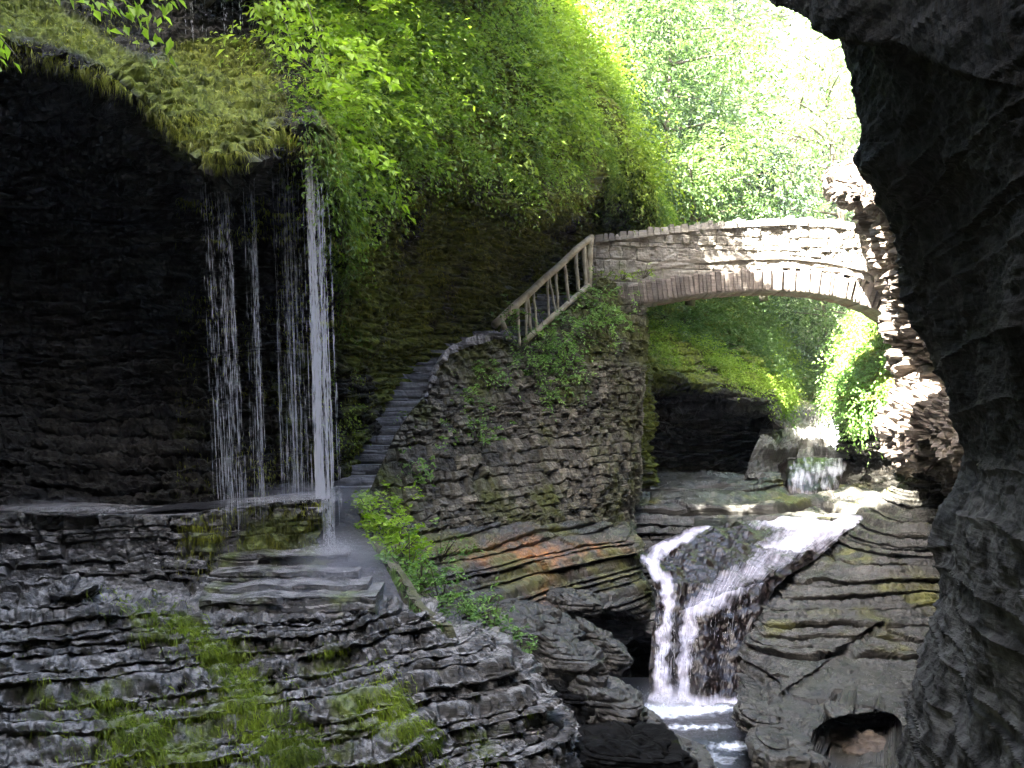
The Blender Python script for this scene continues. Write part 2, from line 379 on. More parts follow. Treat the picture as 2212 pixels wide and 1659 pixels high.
# rows: rim top, rim, slab back, slab mid, lip, under lip, wall upper, wall mid, wall base, foot
def LC(px, rim, r):
    return [rim[0], rim[1]]+[P(*a) for a in r]
left = [
 [W(-30,-14,34), W(-12,-14,32), W(-9,-14,18), W(-7,-14,9), W(-6.3,-14,5), W(-7,-14,4), W(-7.4,-14,2), W(-7.2,-14,-1), W(-7,-14,-3), W(-7,-14,-6)],
 [W(-30,0,32), W(-11,0,28), W(-8.6,1,16), W(-6.8,2,8), W(-6,2,4.6), W(-6.6,2,3.6), W(-7.2,2,2), W(-7.2,3,-.5), W(-7,3,-2), W(-7,3,-5)],
 [W(-28,8,24), W(-12,8,19), P(-480,-420,13.5), P(-480,-150,13), P(-480,60,11.5), P(-480,170,12.6), P(-480,400,13.6), P(-480,800,13.8), P(-480,1150,13), P(-480,1500,13)],
 [W(-26,15,17), W(-13,14,12), P(-60,-160,16.6), P(-50,10,14.5), P(-40,95,12.8), P(-40,170,13.8), P(-40,420,15.2), P(-40,800,15.4), P(-40,1120,14.2), P(-40,1400,14)],
 [W(-26,17,16), W(-11,17,11.5), P(130,-60,16.6), P(130,60,14.6), P(130,128,12.8), P(130,200,14), P(130,450,15.6), P(130,800,15.6), P(130,1105,14.3), P(130,1400,14)],
 [W(-25,18,15), W(-9,18.5,11), P(260,0,16.8), P(262,100,14.8), P(268,182,12.8), P(275,260,14.1), P(275,450,15.8), P(270,800,15.8), P(270,1100,14.4), P(270,1400,14)],
 [W(-25,19,15), W(-7.6,19,10.5), P(360,70,17), P(365,160,15), P(362,262,12.7), P(370,340,14.2), P(370,500,15.9), P(370,800,15.9), P(370,1100,14.5), P(370,1400,14)],
 [W(-24,19.5,14.5), W(-6.8,19.5,10), P(440,78,17), P(455,190,15), P(465,345,12.5), P(460,420,14.4), P(460,560,15.9), P(460,800,16), P(460,1090,14.7), P(460,1400,14)],
 [W(-24,20,14.5), W(-6,20,9.6), P(520,82,17), P(545,200,15), P(540,330,12.7), P(540,410,14.5), P(540,560,16), P(540,800,16.1), P(540,1090,15), P(540,1400,14)],
 [W(-23,20,14), W(-5.4,20,9.2), P(560,60,17), P(590,170,15.6), P(598,280,13.9), P(600,360,15), P(600,560,16.2), P(600,800,16.3), P(600,1085,15.3), P(600,1400,15)],
 [W(-22,20.5,14), W(-4.8,20.5,8.8), P(590,-20,17.5), P(650,150,15.8), P(690,325,13.5), P(690,410,15), P(690,560,16.4), P(690,800,16.5), P(690,1080,15.8), P(690,1400,15)],
 [W(-22,21,13.5), W(-4.2,21,8.6), P(650,-60,17.8), P(700,180,16), P(745,480,14.8), P(750,550,15.8), P(750,650,16.8), P(750,850,17), P(760,1075,16.8), P(760,1400,16)],
 [W(-21,23,13.5), W(-3,23,9), P(780,-60,19.5), P(830,160,18), P(880,395,16.8), P(880,430,17.6), P(880,560,18.6), P(880,800,18.8), P(890,1060,18.6), P(890,1400,18)],
 [W(-20,24.5,13.5), W(-1.8,24.5,10), P(880,-60,20.5), P(930,160,19.2), P(985,385,18.2), P(985,430,19.8), P(985,560,20.6), P(985,800,20.8), P(1000,1060,20.6), P(1000,1400,19)],
 [W(-18,26,14), W(-.8,26,11), P(1000,-80,22), P(1060,160,21), P(1130,455,19.8), P(1130,490,22.6), P(1130,600,23.2), P(1130,800,23.4), P(1130,1060,23.4), P(1130,1400,21)],
 [W(-16,27,14), W(0,27,12), P(1090,-80,23.5), P(1160,140,22.5), P(1245,415,21.6), P(1245,460,24.6), P(1245,600,25.3), P(1245,800,25.3), P(1245,1060,25.3), P(1245,1400,23)],
 [W(-14,28,14), W(.5,28,12.5), P(1120,-80,24.2), P(1210,130,23.8), P(1300,300,24), P(1320,470,26), P(1330,600,26.5), P(1330,800,25.3), P(1330,1060,25.3), P(1330,1400,25)],
 [W(-12,29,14), W(1,29,13), P(1130,-90,25), P(1245,110,24.8), P(1385,370,24.4), P(1425,470,24.9), P(1400,600,26), P(1400,800,26), P(1400,1060,26), P(1400,1400,26)],
 [W(-10,36,14), W(1,36,13), P(1100,-90,30), P(1210,110,30), P(1330,350,30), P(1380,480,30), P(1370,600,30), P(1370,800,30), P(1370,1060,30), P(1370,1400,30)],
 [W(-10,60,18), W(0,60,16), P(1000,-90,50), P(1060,110,50), P(1150,350,50), P(1200,480,50), P(1250,600,50), P(1250,800,50), P(1250,1060,50), P(1250,1400,50)],
]
def moss_left(px, py, V, N):
    m = .9*blob(px, py, 470, 230, 150, 130)+.8*blob(px, py, 470, 140, 90, 60)+.6*blob(px, py, 230, 120, 160, 40, 30)
    m += 1.0*sstep(690, 800, px)*sstep(380, 470, py)*(.65+.6*fbm(V, .7, 3, 5))
    m += .4*blob(px, py, 640, 850, 80, 260)*(1+fbm(V, .8, 3, 9))
    m += .3*blob(px, py, 430, 930, 120, 80)
    m += .9*sstep(640, 760, px)*sstep(480, 300, py)*.9
    m *= 1-.95*sstep(390, 415, px)*sstep(545, 525, px)*sstep(84, 74, py)
    m += .5*sstep(330, 0, px)*sstep(140, 60, py)
    return m
LEFT = rock_sheet('cliff', left, 900, 760, MAT['cliff'], crumb=.5, thick=.12, amp=.13, blk=.55, seed=11, rough=.10, big=.35, warp=.3, joint=.7, moss=moss_left,
                  mask=lambda px, py: (.25+.75*sstep(-300, 100, px))*(1-.65*(px < 720)*sstep(20, -20, py-np.interp(px, [-60, 0, 130, 268, 362, 465, 540, 598, 690, 760], [80, 97, 115, 168, 245, 330, 315, 265, 310, 460]))))

# ---- right wall near: silhouette list py -> px
sil = [(-1600,1500),(-700,1560),(-250,1640),(-80,1690),(0,1742),(60,1798),(110,1815),(200,1832),(300,1848),(345,1838),(400,1885),(480,1935),(560,1948),(640,1968),(720,2000),(800,2030),(900,2065),(985,2088),(1050,2062),(1120,2015),(1200,2000),(1290,2003),(1380,1996),(1440,1992),(1500,1990),(1545,1985),(1620,1978),(1700,1970),(1900,1960),(2500,1950)]
def Dsil(py): return float(np.interp(py, [-1600,0,400,900,1100,1500,2500],[8,9.5,11,11.5,11.5,10.8,9.5]))
sp_ = np.array(sil, float)
right = []
def rcol(f, Dedge, pxe):
    c = []
    for py, px in sil:
        D = Dsil(py); D1 = Dedge*(1.0 if py < 1000 else 1-.08*min((py-1000)/600, 1))
        x = px+(pxe-px)*f; d = 1/((1-f)/D+f/D1)
        c.append(P(x, py, d))
    return c
right.append([W(30+0*i, 14, 16-i*1.0) if i == 0 else P(px+2500, py, 13.5) for i, (py, px) in enumerate(sil)])
right.append([P(px+700, py, 12.6) for py, px in sil])
right.append([P(px+110, py, Dsil(py)+1.3) for py, px in sil])
right.append([P(px+12, py, Dsil(py)+.45) for py, px in sil])
right.append([P(px, py, Dsil(py)) for py, px in sil])
for f in (.12, .3, .55, .8, 1.0, 1.25): right.append(rcol(f, 5.2, 2300))
right.append([W(3.0, 1.0, P(0, py, 4.2)[2]*1.0+ (0 if py>0 else .0)) for py, px in sil])
right.append([W(3.2, -12, P(0, py, 4.2)[2]) for py, px in sil])
for c in right:   # overhang: the wall leans over the water above the frame, then rises to the rim
    x0, y0, z0 = c[0]; 
    c[0] = (max(x0, 3)+14, max(y0, -12), 26); c[1] = (max(c[1][0]-1.2, 1.2) if c[1][0] < 6 else c[1][0], c[1][1], 20)
def moss_right(px, py, V, N):
    return .25*blob(px, py, 1850, 1430, 150, 60)*1.0
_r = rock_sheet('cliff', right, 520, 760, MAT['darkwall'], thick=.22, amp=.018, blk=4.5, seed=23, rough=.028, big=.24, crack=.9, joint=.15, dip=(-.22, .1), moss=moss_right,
                crumb=0, mask=lambda px, py: (1.0+.2*sstep(1050, 1250, py))*(.15+.85*sstep(60, 420, py)), stain=lambda px, py, V, N: 1.0*sstep(940, 1120, py)*(.95+.3*fbm(V, .7, 3, 2)),  # stain slot here only mixes paler grey into the lower wall
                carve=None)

# ---- right wall beyond: brown broken rock between the bridge and the near wall
far_s = [(-500,1990),(150,1960),(300,1905),(338,1872),(352,1835),(388,1800),(412,1792),(436,1805),(448,1848),(470,1868),(520,1878),(580,1893),(640,1908),(700,1905),(760,1925),(830,1938),(880,1915),(935,1900),(975,1915),(1010,1960),(1060,2010),(1140,2030),(1400,2040)]
cols = []
for f, dd in ((-90, 31), (-25, 28), (0, 24.5), (12, 23.5), (45, 21), (90, 18.5), (150, 16), (260, 14), (460, 13)):
    cols.append([P(px+(f if f > 0 else -f*1.2), py, dd-(0.6 if 345 < py < 440 else 0)) for py, px in far_s])
MAT['brown'] = rock_mat('brown_shale', (.03, .022, .016), (.10, .078, .06), (.26, .22, .18), rough=(.6, .85))
RF = rock_sheet('cliff', cols, 260, 520, MAT['brown'], thick=.7, amp=.3, blk=.9, seed=31, rough=.14, warp=.9, crumb=.15, big=.5,
           moss=lambda px, py, V, N: .35*blob(px, py, 1850, 370, 40, 30))

# ---- right layered ledges beside the cascade
led = [
 [P(1800,1112,22.60), P(1760,1180,21.00), P(1690,1245,19.00), P(1632,1300,18.05), P(1625,1360,17.15), P(1592,1420,16.25), P(1600,1475,15.55), P(1585,1530,14.65), P(1615,1600,13.45), P(1650,1720,12.45), P(1680,1950,12.05)],
 [P(1832,1110,22.64), P(1800,1165,21.00), P(1740,1240,19.00), P(1668,1290,17.80), P(1655,1350,16.89), P(1622,1420,15.95), P(1628,1475,15.21), P(1612,1530,14.29), P(1655,1600,13.10), P(1700,1720,12.11), P(1720,1950,11.72)],
 [P(1880,1078,22.70), P(1860,1140,21.00), P(1840,1220,19.00), P(1790,1290,17.80), P(1750,1350,16.83), P(1720,1420,15.65), P(1700,1475,14.67), P(1690,1530,13.63), P(1720,1600,12.50), P(1760,1720,11.57), P(1780,1950,11.24)],
 [P(1950,1030,22.78), P(1940,1100,21.00), P(1930,1200,19.00), P(1900,1290,17.80), P(1870,1350,16.80), P(1840,1420,15.50), P(1810,1475,14.40), P(1800,1530,13.30), P(1830,1600,12.20), P(1850,1720,11.30), P(1850,1950,11.00)],
 [P(2015,1003,22.86), P(2015,1090,21.00), P(2010,1200,19.00), P(2000,1290,17.80), P(1990,1350,16.80), P(1980,1420,15.50), P(1960,1475,14.40), P(1950,1530,13.30), P(1950,1600,12.20), P(1950,1720,11.30), P(1950,1950,11.00)],
 [P(2120,1003,22.98), P(2150,1090,21.00), P(2150,1200,19.00), P(2150,1290,17.80), P(2150,1350,16.80), P(2150,1420,15.50), P(2150,1475,14.40), P(2150,1530,13.30), P(2150,1600,12.20), P(2150,1720,11.30), P(2150,1950,11.00)],
]
LED = rock_sheet('rock_ledge', led, 360, 520, MAT['lowrock'], crumb=.22, thick=.10, amp=.12, blk=4.0, seed=42, rough=.03, big=.07, terr=.92, crack=.9, joint=.06, warp=.07,
           carve=lambda px, py: 2.4*sstep(1.03, .95, (((px-1850)/98)**2+((py-1604+.14*(px-1850))/np.where(py < 1604, 62, 130))**4)**.5+.10*perlin(px/40, .3, 0)+.04*perlin(px/15, 1.3, 4))+.35*seg_d(px+6*perlin(px/20, py/20, 0), py, [(1905, 1350, 5), (1830, 1410, 13), (1760, 1465, 10), (1690, 1500, 5)]),
           moss=lambda px, py, V, N: .16+.45*fbm(V, .8, 3, 2)+.15*blob(px, py, 1830, 1250, 120, 60)-.8*blob(px, py, 1850, 1600, 150, 110), stain=lambda px, py, V, N: .0*px)
# sunlit shelf rock on top of it: back side falls away to the pool
# ---- dark bands of ledge beyond the upper pool
band = [[P(x, 1012, 27.5), P(x, 1030+b, 26.3), P(x, 1052+b*.6, 25.4), P(x, 1075+b*.5, 24.4), P(x, 1105, 23.4), P(x, 1130+c, 22.8), P(x, 1190+c, 22.6), P(x, 1400, 22)]
        for x, b, c in ((1180, 0, 30), (1370, 2, 30), (1450, 6, 20), (1530, 6, 2), (1620, 6, -8), (1700, 24, -10), (1760, 34, -10), (1830, 18, -8), (1880, 0, -10), (1960, -8, -10), (2100, -8, 0))]
BAND = rock_sheet('rock_ledge', band, 330, 170, MAT['lowrock'], thick=.12, amp=.2, blk=4, seed=47, rough=.03, big=.06, terr=.9, crack=.9, joint=.05, warp=.04,
           moss=lambda px, py, V, N: .15+.4*fbm(V, .8, 3, 2)+.1*blob(px, py, 1720, 1075, 60, 20))

# ---- rock under the masonry pier, orange seep, ledges over the hollow
pb = [[P(x0, 1120, d0+1.6), P(x0, 1172+a, d0+.3), P(x1, 1200+a, d0), P(x1, 1240+b, d0-.3), P(x2, 1285+b, d0-.5), P(x2, 1325+c, d0-.8), P(x2, 1352+c, d0+1.6), P(x2, 1420+c, d0+2.5), P(x2, 1700, d0+2.5)]
      for x0, x1, x2, a, b, c, d0 in ((800, 800, 800, 10, 10, 10, 14.4), (900, 900, 900, 10, 14, 30, 15.0), (980, 985, 1000, 14, 14, 30, 15.6), (1060, 1070, 1090, 10, 10, 10, 16.2), (1150, 1160, 1180, 6, 0, -8, 16.9),
        (1240, 1255, 1265, 0, -6, -22, 17.6), (1310, 1325, 1340, -8, -8, 0, 18.3), (1358, 1375, 1395, -18, -8, 4, 19), (1366, 1388, 1412, -20, -8, 12, 20), (1362, 1375, 1395, -20, -8, 10, 22), (1300, 1300, 1300, -20, 0, 0, 24))]
PB = rock_sheet('rock_ledge', pb, 420, 330, MAT['lowrock'], crumb=.15, thick=.12, amp=.13, blk=4.0, seed=53, rough=.03, big=.08, terr=.6, crack=.8, joint=.08, warp=.05,
           moss=lambda px, py, V, N: .24+.45*fbm(V, .8, 3, 2), stain=lambda px, py, V, N: 1.3*blob(px, py, 1110, 1200, 110, 26, 5)+1.6*blob(px, py, 1160, 1225, 28, 60, -14)+1.0*blob(px, py, 1290, 1185, 60, 16)+.5*blob(px, py, 980, 1190, 50, 16))

# ---- foreground layered ledge, wet
fg = []
for x, top, dt, db in ((-700, 1270, 10.2, 8.2), (-200, 1275, 10.4, 8.6), (0, 1283, 10.6, 8.9), (160, 1262, 10.8, 9.1), (300, 1292, 11.0, 9.3), (480, 1312, 11.2, 9.4), (640, 1325, 11.2, 9.5), (800, 1306, 11.4, 9.6), (900, 1302, 11.7, 9.8), (1000, 1322, 11.9, 10.0), (1080, 1366, 12.1, 10.3), (1130, 1420, 12.1, 10.6), (1180, 1500, 12.0, 11.0)):
    c = [P(x+20, top+230, dt+2.4), P(x+10, top+60, dt+1.5), P(x, top, dt+.5)]
    for q in (.04, .14, .3, .5, .72, 1.0): c.append(P(x+22*q, top+(1680-top)*q, dt+(db-dt)*(q**.8)))
    c += [P(x+20, 2100, db-.5), P(x, 3200, db-.9)]
    fg.append(c)
fg.append([P(1300,1700,14), P(1290,1600,13.5), P(1215,1560,12.6), P(1220,1580,12.5), P(1225,1620,12.3), P(1225,1680,12), P(1225,1750,11.8), P(1225,1850,11.6), P(1225,1950,11.5), P(1230,2300,11.4), P(1230,3400,11.2)])
fg.append([P(1350,1900,15), P(1330,1800,14), P(1262,1700,13.6), P(1262,1720,13.6), P(1262,1760,13.4), P(1262,1800,13.2), P(1262,1850,13), P(1262,1950,12.8), P(1262,2100,12.5), P(1262,2400,12.2), P(1262,3400,12)])
def moss_fg(px, py, V, N):
    m = 1.0*blob(px, py, 575, 1560, 130, 45, 55)+.8*blob(px, py, 440, 1390, 100, 24, 50)+.7*blob(px, py, 330, 1350, 70, 26, 35)
    m += .6*blob(px, py, 330, 1560, 220, 90)+.5*blob(px, py, 900, 1560, 180, 60, 20)+.4*blob(px, py, 760, 1480, 160, 60, 20)+.5*blob(px, py, 480, 1640, 260, 50)
    up = np.clip(N[..., 2], 0, 1)
    return (.8*m+.2)*(1.15-.6*up)*(.8+.9*fbm(V, 1.8, 3, 18))+.2*fbm(V, 1.5, 3, 8)
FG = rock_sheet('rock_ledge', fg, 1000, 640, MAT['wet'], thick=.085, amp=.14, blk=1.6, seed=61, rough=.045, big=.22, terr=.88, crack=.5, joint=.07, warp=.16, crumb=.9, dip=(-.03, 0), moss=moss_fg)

# ---- ravine floor between the ledge and the cascade
rv = [[P(x, 1330, 19), P(x, 1380, 18+e), P(x, 1440+a, 16.5+e), P(x, 1520+a, 15.3+e*.6), P(x, 1600, 14), P(x, 1680, 13.2), P(x, 1900, 12.5)]
      for x, a, e in ((1000, 0, -2.5), (1120, 0, -2), (1220, 20, -1), (1300, 60, 1.5), (1380, 80, 2.4), (1460, 80, 2), (1560, 60, 1), (1700, 40, 0))]
rock_sheet('ravine_floor', rv, 160, 120, MAT['lowrock'], thick=.2, amp=.08, blk=1.5, seed=67, rough=.05, big=.2, terr=.5)

# ---- beyond the bridge
lb = []
for x, yt, d in ((1330, 770, 27), (1400, 792, 27.5), (1480, 822, 28), (1560, 858, 28.6), (1630, 880, 29.2), (1672, 900, 29.8), (1690, 915, 31), (1685, 920, 34), (1660, 930, 38)):
    lb.append([P(x-70, yt-260, d+9), P(x-30, yt-130, d+5), P(x, yt-60, d+2), P(x, yt, d), P(x-6, yt+20, d+1.2), P(x-6, yt+70, d+1.8), P(x, 985, d+1.6), P(x, 1040, d+.5), P(x, 1090, d)])
LB = rock_sheet('cliff', lb, 260, 300, MAT['cliff'], thick=.22, amp=.24, blk=1.5, seed=71, rough=.08, big=.3, moss=lambda px, py, V, N: .05+.6*sstep(900, 800, py)*(.8+.6*fbm(V, .8, 3, 4)))
lc = []   # farther left ridge seen under the arch
for x, yt, d in ((1400, 560, 40), (1500, 600, 40), (1560, 660, 40.5), (1610, 730, 41), (1650, 800, 41.5), (1685, 850, 42), (1705, 880, 45)):
    lc.append([P(x-60, yt-260, d+12), P(x-25, yt-80, d+4), P(x, yt, d), P(x-4, yt+90, d-1), P(x-10, yt+200, d-2), P(x-10, yt+330, d-2)])
LCR = rock_sheet('cliff', lc, 160, 160, MAT['cliff'], thick=.3, amp=.25, blk=1.5, seed=73, rough=.1, big=.5, moss=lambda px, py, V, N: .6+0*px)
cs = []   # pale stepped stream bed climbing away under the arch
for q, (xl, xr, py, D) in enumerate(((1640, 1850, 1028, 27), (1655, 1850, 1000, 28.5), (1668, 1845, 960, 30.5), (1672, 1840, 915, 33), (1680, 1832, 880, 36.5), (1690, 1830, 845, 40), (1690, 1840, 815, 45), (1660, 1870, 790, 52))):
    cs.append([P(xl+(xr-xl)*t, py-10*math.sin(t*3.1)*(-1 if t < .5 else .3)-28*max(0, .6-t)*(q > 0 and q < 6), D) for t in (-.15, 0, .15, .3, .45, .6, .75, .88, 1.0, 1.15)])
CS = rock_sheet('stream_bed', cs, 220, 220, MAT['pale'], thick=.16, amp=.2, blk=1.2, seed=79, rough=.12, big=.4, terr=.5, flip=None, hz=1, moss=lambda px, py, V, N: .25+.5*sstep(900, 830, py)*blob(px, py, 1720, 860, 60, 60))
rb = []   # right bank under the arch
for x, yt, d in ((1818, 890, 31), (1826, 870, 29), (1845, 820, 27.6), (1870, 770, 27), (1905, 735, 26.6), (1950, 700, 26), (2020, 650, 25.5)):
    rb.append([P(x+30, yt-120, d+8), P(x, yt-20, d+2.5), P(x, yt+30, d+.6), P(x, max(yt+90, 880), d), P(x, 925, d+.8), P(x-6, 965, d+.3), P(x-4, 1000, d+.8), P(x-4, 1060, d)])
RB = rock_sheet('cliff', rb, 160, 260, MAT['cliff'], thick=.25, amp=.25, blk=1.5, seed=83, rough=.08, big=.25, moss=lambda px, py, V, N: .9*sstep(900, 850, py))
# far hillside as terrain
fh = []
for x, d in ((-9, 75), (0, 70), (8, 64), (14, 60), (20, 60), (27, 58), (36, 52), (46, 42), (60, 30)):
    fh.append([W(x*1.5, d+40, 44), W(x*1.2, d+18, 28), W(x, d+6, 14), W(x, d, 5), W(x*.9, d-4, 0), W(x*.9, d-7, -3), W(x*.9, d-8, -9)])
FH = rock_sheet('hillside', fh, 140, 120, MAT['soil'], thick=.6, amp=.2, seed=91, rough=.2, big=1.2)
V = np.array([[-300, -150, -9.5], [300, -150, -9.5], [300, 400, -9.5], [-300, 400, -9.5]], float)
tag(mesh_np('ground', V, np.array([[0, 1, 2, 3]]), MAT['soil'], None, {'moss': np.zeros(4)}), kind='structure')
# hidden reach of the right rim beyond, keeps sky low on the right
rr = [[W(x+18, y, 22), W(x+8, y, 18), W(x+3, y, 10), W(x+1, y, 4), W(x+.5, y, -3), W(x, y, -9)] for x, y in ((13.5, 13), (13, 18), (12.5, 23), (12.8, 28), (14, 34), (16, 42), (20, 52))]
RR = rock_sheet('cliff', rr, 90, 90, MAT['rim'], thick=.5, amp=.3, seed=97, rough=.15, big=.8, moss=lambda px, py, V, N: .5+0*px)

# unseen cliff added behind the camera to cut the frontal sky light
bk = [[W(x, y-6, 30), W(x, y-2, 24), W(x, y, 14), W(x, y+.5, 5), W(x, y+.3, -2), W(x, y, -9)] for x, y in ((-16, -6), (-10, -8), (-5, -9), (0, -9.5), (5, -9), (12, -8))]
rock_sheet('cliff', bk, 80, 80, MAT['rim'], thick=.5, amp=.3, seed=98, rough=.15, big=.8)
# ================================================================ MASONRY
def solid_wall(name, front, thick_vec, nu, nv, mat, parent=None, course=.14, stone=.32, amp=.05, seed=5, rough=.02, moss=None, stain=None, big=.06, irr=.05):
    """front: control cols; the wall gets a back, top and side faces (closed)"""
    S = base_sheet(front, nu, nv); n = normals(S)
    S = S+n*(big*fbm(S, .6, 2, seed))[..., None]
    w = S[..., 2]+irr*fbm(S, 2.2, 2, seed)
    k, t, b = layers(w, course, seed)
    s = S[..., 0]*.8+S[..., 1]*.6
    L = stone*(.6+.8*hsh(k, seed)); u = s/L+hsh(k, seed+1)*7+.18*perlin(S[..., 0]*4, S[..., 1]*4, w*4)
    c = np.floor(u); cf = u-c
    r_ = hsh(c, k, seed)
    tn_ = r_*.8+.2*hsh(k, seed+2)
    e = np.minimum((1-np.abs(2*t-1)**4), (1-np.abs(2*cf-1)**(6 if stone > .2 else 4)))
    d = amp*(1.5*(r_-.35))*np.clip(e*1.6, 0, 1)-amp*.7*(1-np.clip(e*1.6, 0, 1))
    d = d+rough*fbm(S, 7, 3, seed+2)
    edge = np.ones(S.shape[:2])
    S2 = S+n*d[..., None]
    px, py = proj(S2); N = normals(S2)
    back = S+np.array(thick_vec)
    V = np.concatenate([S2.reshape(-1, 3), back.reshape(-1, 3)]); m = nv*nu
    f1 = gridfaces(nv, nu); f2 = f1[:, ::-1]+m
    rim = np.concatenate([np.arange(nu), np.arange(1, nv)*nu+nu-1, (nv-1)*nu+np.arange(nu-2, -1, -1), np.arange(nv-2, 0, -1)*nu])
    r2 = np.roll(rim, -1); f3 = np.stack([rim, rim+m, r2+m, r2], 1)
    mo = moss(px, py, S2, N) if moss else np.zeros(px.shape); stt = stain(px, py, S2, N) if stain else np.zeros(px.shape)
    if parent is not None: V = rel(V, parent)
    o = mesh_np(name, V, [np.concatenate([f1, f2, f3])], mat, parent, {'moss': np.concatenate([np.clip(mo, 0, 1).ravel()]*2), 'stain': np.concatenate([np.clip(stt, 0, 1).ravel()]*2), 'tone': np.concatenate([tn_.ravel()]*2)})
    return dict(o=o, V=S2, N=N, px=px, py=py)

# retaining wall below the walk, left
fr = []
for x, yt, yb, d in ((-500, 1112, 1310, 12.2), (-100, 1112, 1310, 12.4), (100, 1106, 1310, 12.5), (250, 1112, 1320, 12.6), (400, 1112, 1325, 12.7), (480, 1098, 1330, 12.8), (600, 1084, 1335, 13.0), (690, 1078, 1335, 13.3), (698, 1079, 1335, 13.6)):
    fr.append([P(x, yt, d), P(x, yt+(yb-yt)*.35, d-.05), P(x, yt+(yb-yt)*.7, d-.3), P(x, yb, d-.7), P(x, yb+120, d-.9)])
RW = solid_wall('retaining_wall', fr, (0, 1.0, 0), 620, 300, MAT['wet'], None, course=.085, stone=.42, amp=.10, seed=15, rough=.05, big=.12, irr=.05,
    moss=lambda px, py, V, N: .05+.6*blob(px, py, 570, 1170, 140, 70)*(1+.8*fbm(V*np.array([3., 3, .4]), 1, 3, 1))+.3*fbm(V, 1.5, 2, 3))
tag(RW['o'], 'low drystone retaining wall with dripping moss under the walkway behind the falls', 'retaining wall')
# wet steps at the wall's right end, below the fall
st = empty('stone_steps', P(640, 1320, 12.6))
for i, (x0, x1, y0, y1, d) in enumerate(((470, 752, 1196, 1235, 12.5), (450, 775, 1233, 1262, 12.05), (440, 792, 1262, 1288, 11.65), (430, 812, 1287, 1312, 11.3))):
    f = [[P(x, y0+(4 if j % 2 else 0)+(7 if x < 500 else 0), d), P(x, y1+12, d-.02), P(x, y1+40, d)] for j, x in enumerate(np.linspace(x0, x1, 7))]
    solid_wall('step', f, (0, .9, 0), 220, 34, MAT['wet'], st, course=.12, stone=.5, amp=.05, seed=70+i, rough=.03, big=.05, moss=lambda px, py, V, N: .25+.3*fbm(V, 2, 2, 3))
tag(st, 'broad wet stone steps glistening under the foot of the slender waterfall', 'steps')

# walkway
wk = [[P(a, y, d), P(b, y, d)] for a, b, y, d in ((-600, -400, 1106, 13.2),)]
pv = []
for (l, r_, y, d) in ((684, 762, 1064, 16.0), (688, 758, 1080, 14.4), (700, 768, 1130, 13.5), (722, 792, 1180, 12.9), (740, 822, 1230, 12.3), (760, 852, 1290, 11.9), (780, 872, 1335, 11.75)):
    pv.append([P(l-30, y+2, d), P((l+r_)/2, y, d), P(r_+14, y+2, d)])
rock_sheet('path', [list(c) for c in zip(*pv)], 60, 160, MAT['path'], thick=.3, amp=.0, seed=3, rough=.015, big=.02)
tp = [[P(x, y, d) for x, y, d in ((-500, yt+o, dd) for yt in (1,))] for o, dd in ()]
top = [[P(x, yt-2, d-.02), P(x, yt-6-o, d+1.1), P(x, yt-8-o, d+2.2)] for x, yt, d, o in ((-500, 1112, 12.3, 0), (0, 1108, 12.5, 4), (250, 1110, 12.7, 6), (480, 1097, 12.9, 8), (690, 1077, 13.5, 6), (780, 1068, 14.4, 6))]
rock_sheet('path', top, 160, 30, MAT['path'], thick=.3, amp=.0, seed=3, rough=.02, big=.02)

# curb wall right of the path
fr = [[P(x-3, y, d), P(x+4, y+26, d-.05), P(x+4, y+90, d-.1)] for x, y, d in ((762, 1072, 15.6), (775, 1095, 14.6), (790, 1130, 13.8), (815, 1175, 13.1), (845, 1222, 12.5), (872, 1262, 12.1), (900, 1306, 11.7), (960, 1350, 11.5))]
CW = solid_wall('curb_wall', fr, (.10, .08, -.02), 260, 60, MAT['masonry'], None, course=.07, stone=.16, amp=.05, seed=25, rough=.02, moss=lambda px, py, V, N: .4+0*px)
tag(CW['o'], 'low mossy stone curb edging the path beside the leafy bank', 'curb wall')

# stair pier: big rubble wall
pier_top = [(800, 1062, 16.3), (822, 1010, 16.8), (854, 940, 17.4), (890, 886, 18.0), (924, 846, 18.6), (936, 812, 18.9), (964, 760, 19.4), (1000, 742, 20), (1060, 728, 20.9), (1130, 735, 21.6), (1200, 692, 22.2), (1266, 634, 22.8), (1300, 600, 23.1), (1330, 612, 23.4), (1345, 640, 23.6)]
fr = []
bx = [(800, 1190, 15.4), (835, 1200, 15.6), (880, 1205, 15.9), (930, 1210, 16.2), (975, 1210, 16.6), (1010, 1210, 16.9), (1050, 1210, 17.3), (1090, 1208, 17.7), (1140, 1205, 18.2), (1190, 1200, 18.7), (1240, 1195, 19.4), (1290, 1190, 20.2), (1325, 1185, 21), (1345, 1180, 21.6), (1362, 1175, 22)]
for (x, y, d), (X, Y, D) in zip(pier_top, bx):
    c = []
    for t in (0, .03, .12, .3, .5, .75, 1.0):
        s = t; c.append(P(x+(X-x)*s**1.2, y+(Y-y)*s, 1/((1-s)/d+s/D)))
    fr.append(c)
fr.append([P(1383, 655, 24.0), P(1384, 680, 24.0), P(1383, 740, 23.9), P(1380, 830, 23.6), P(1376, 930, 23.3), P(1370, 1050, 22.8), P(1365, 1175, 22.3)])
fr.append([P(1388, 660, 24.3), P(1388, 690, 24.3), P(1386, 750, 24.2), P(1383, 840, 23.9), P(1379, 940, 23.6), P(1373, 1060, 23.1), P(1368, 1180, 22.6)])
fr.append([P(1392, 672, 26.6), P(1392, 700, 26.6), P(1390, 760, 26.5), P(1387, 850, 26.3), P(1384, 950, 26.1), P(1380, 1060, 26), P(1376, 1160, 25.6)])
def moss_pier(px, py, V, N): return .25+.35*fbm(V, .9, 3, 6)+.3*sstep(900, 700, py)
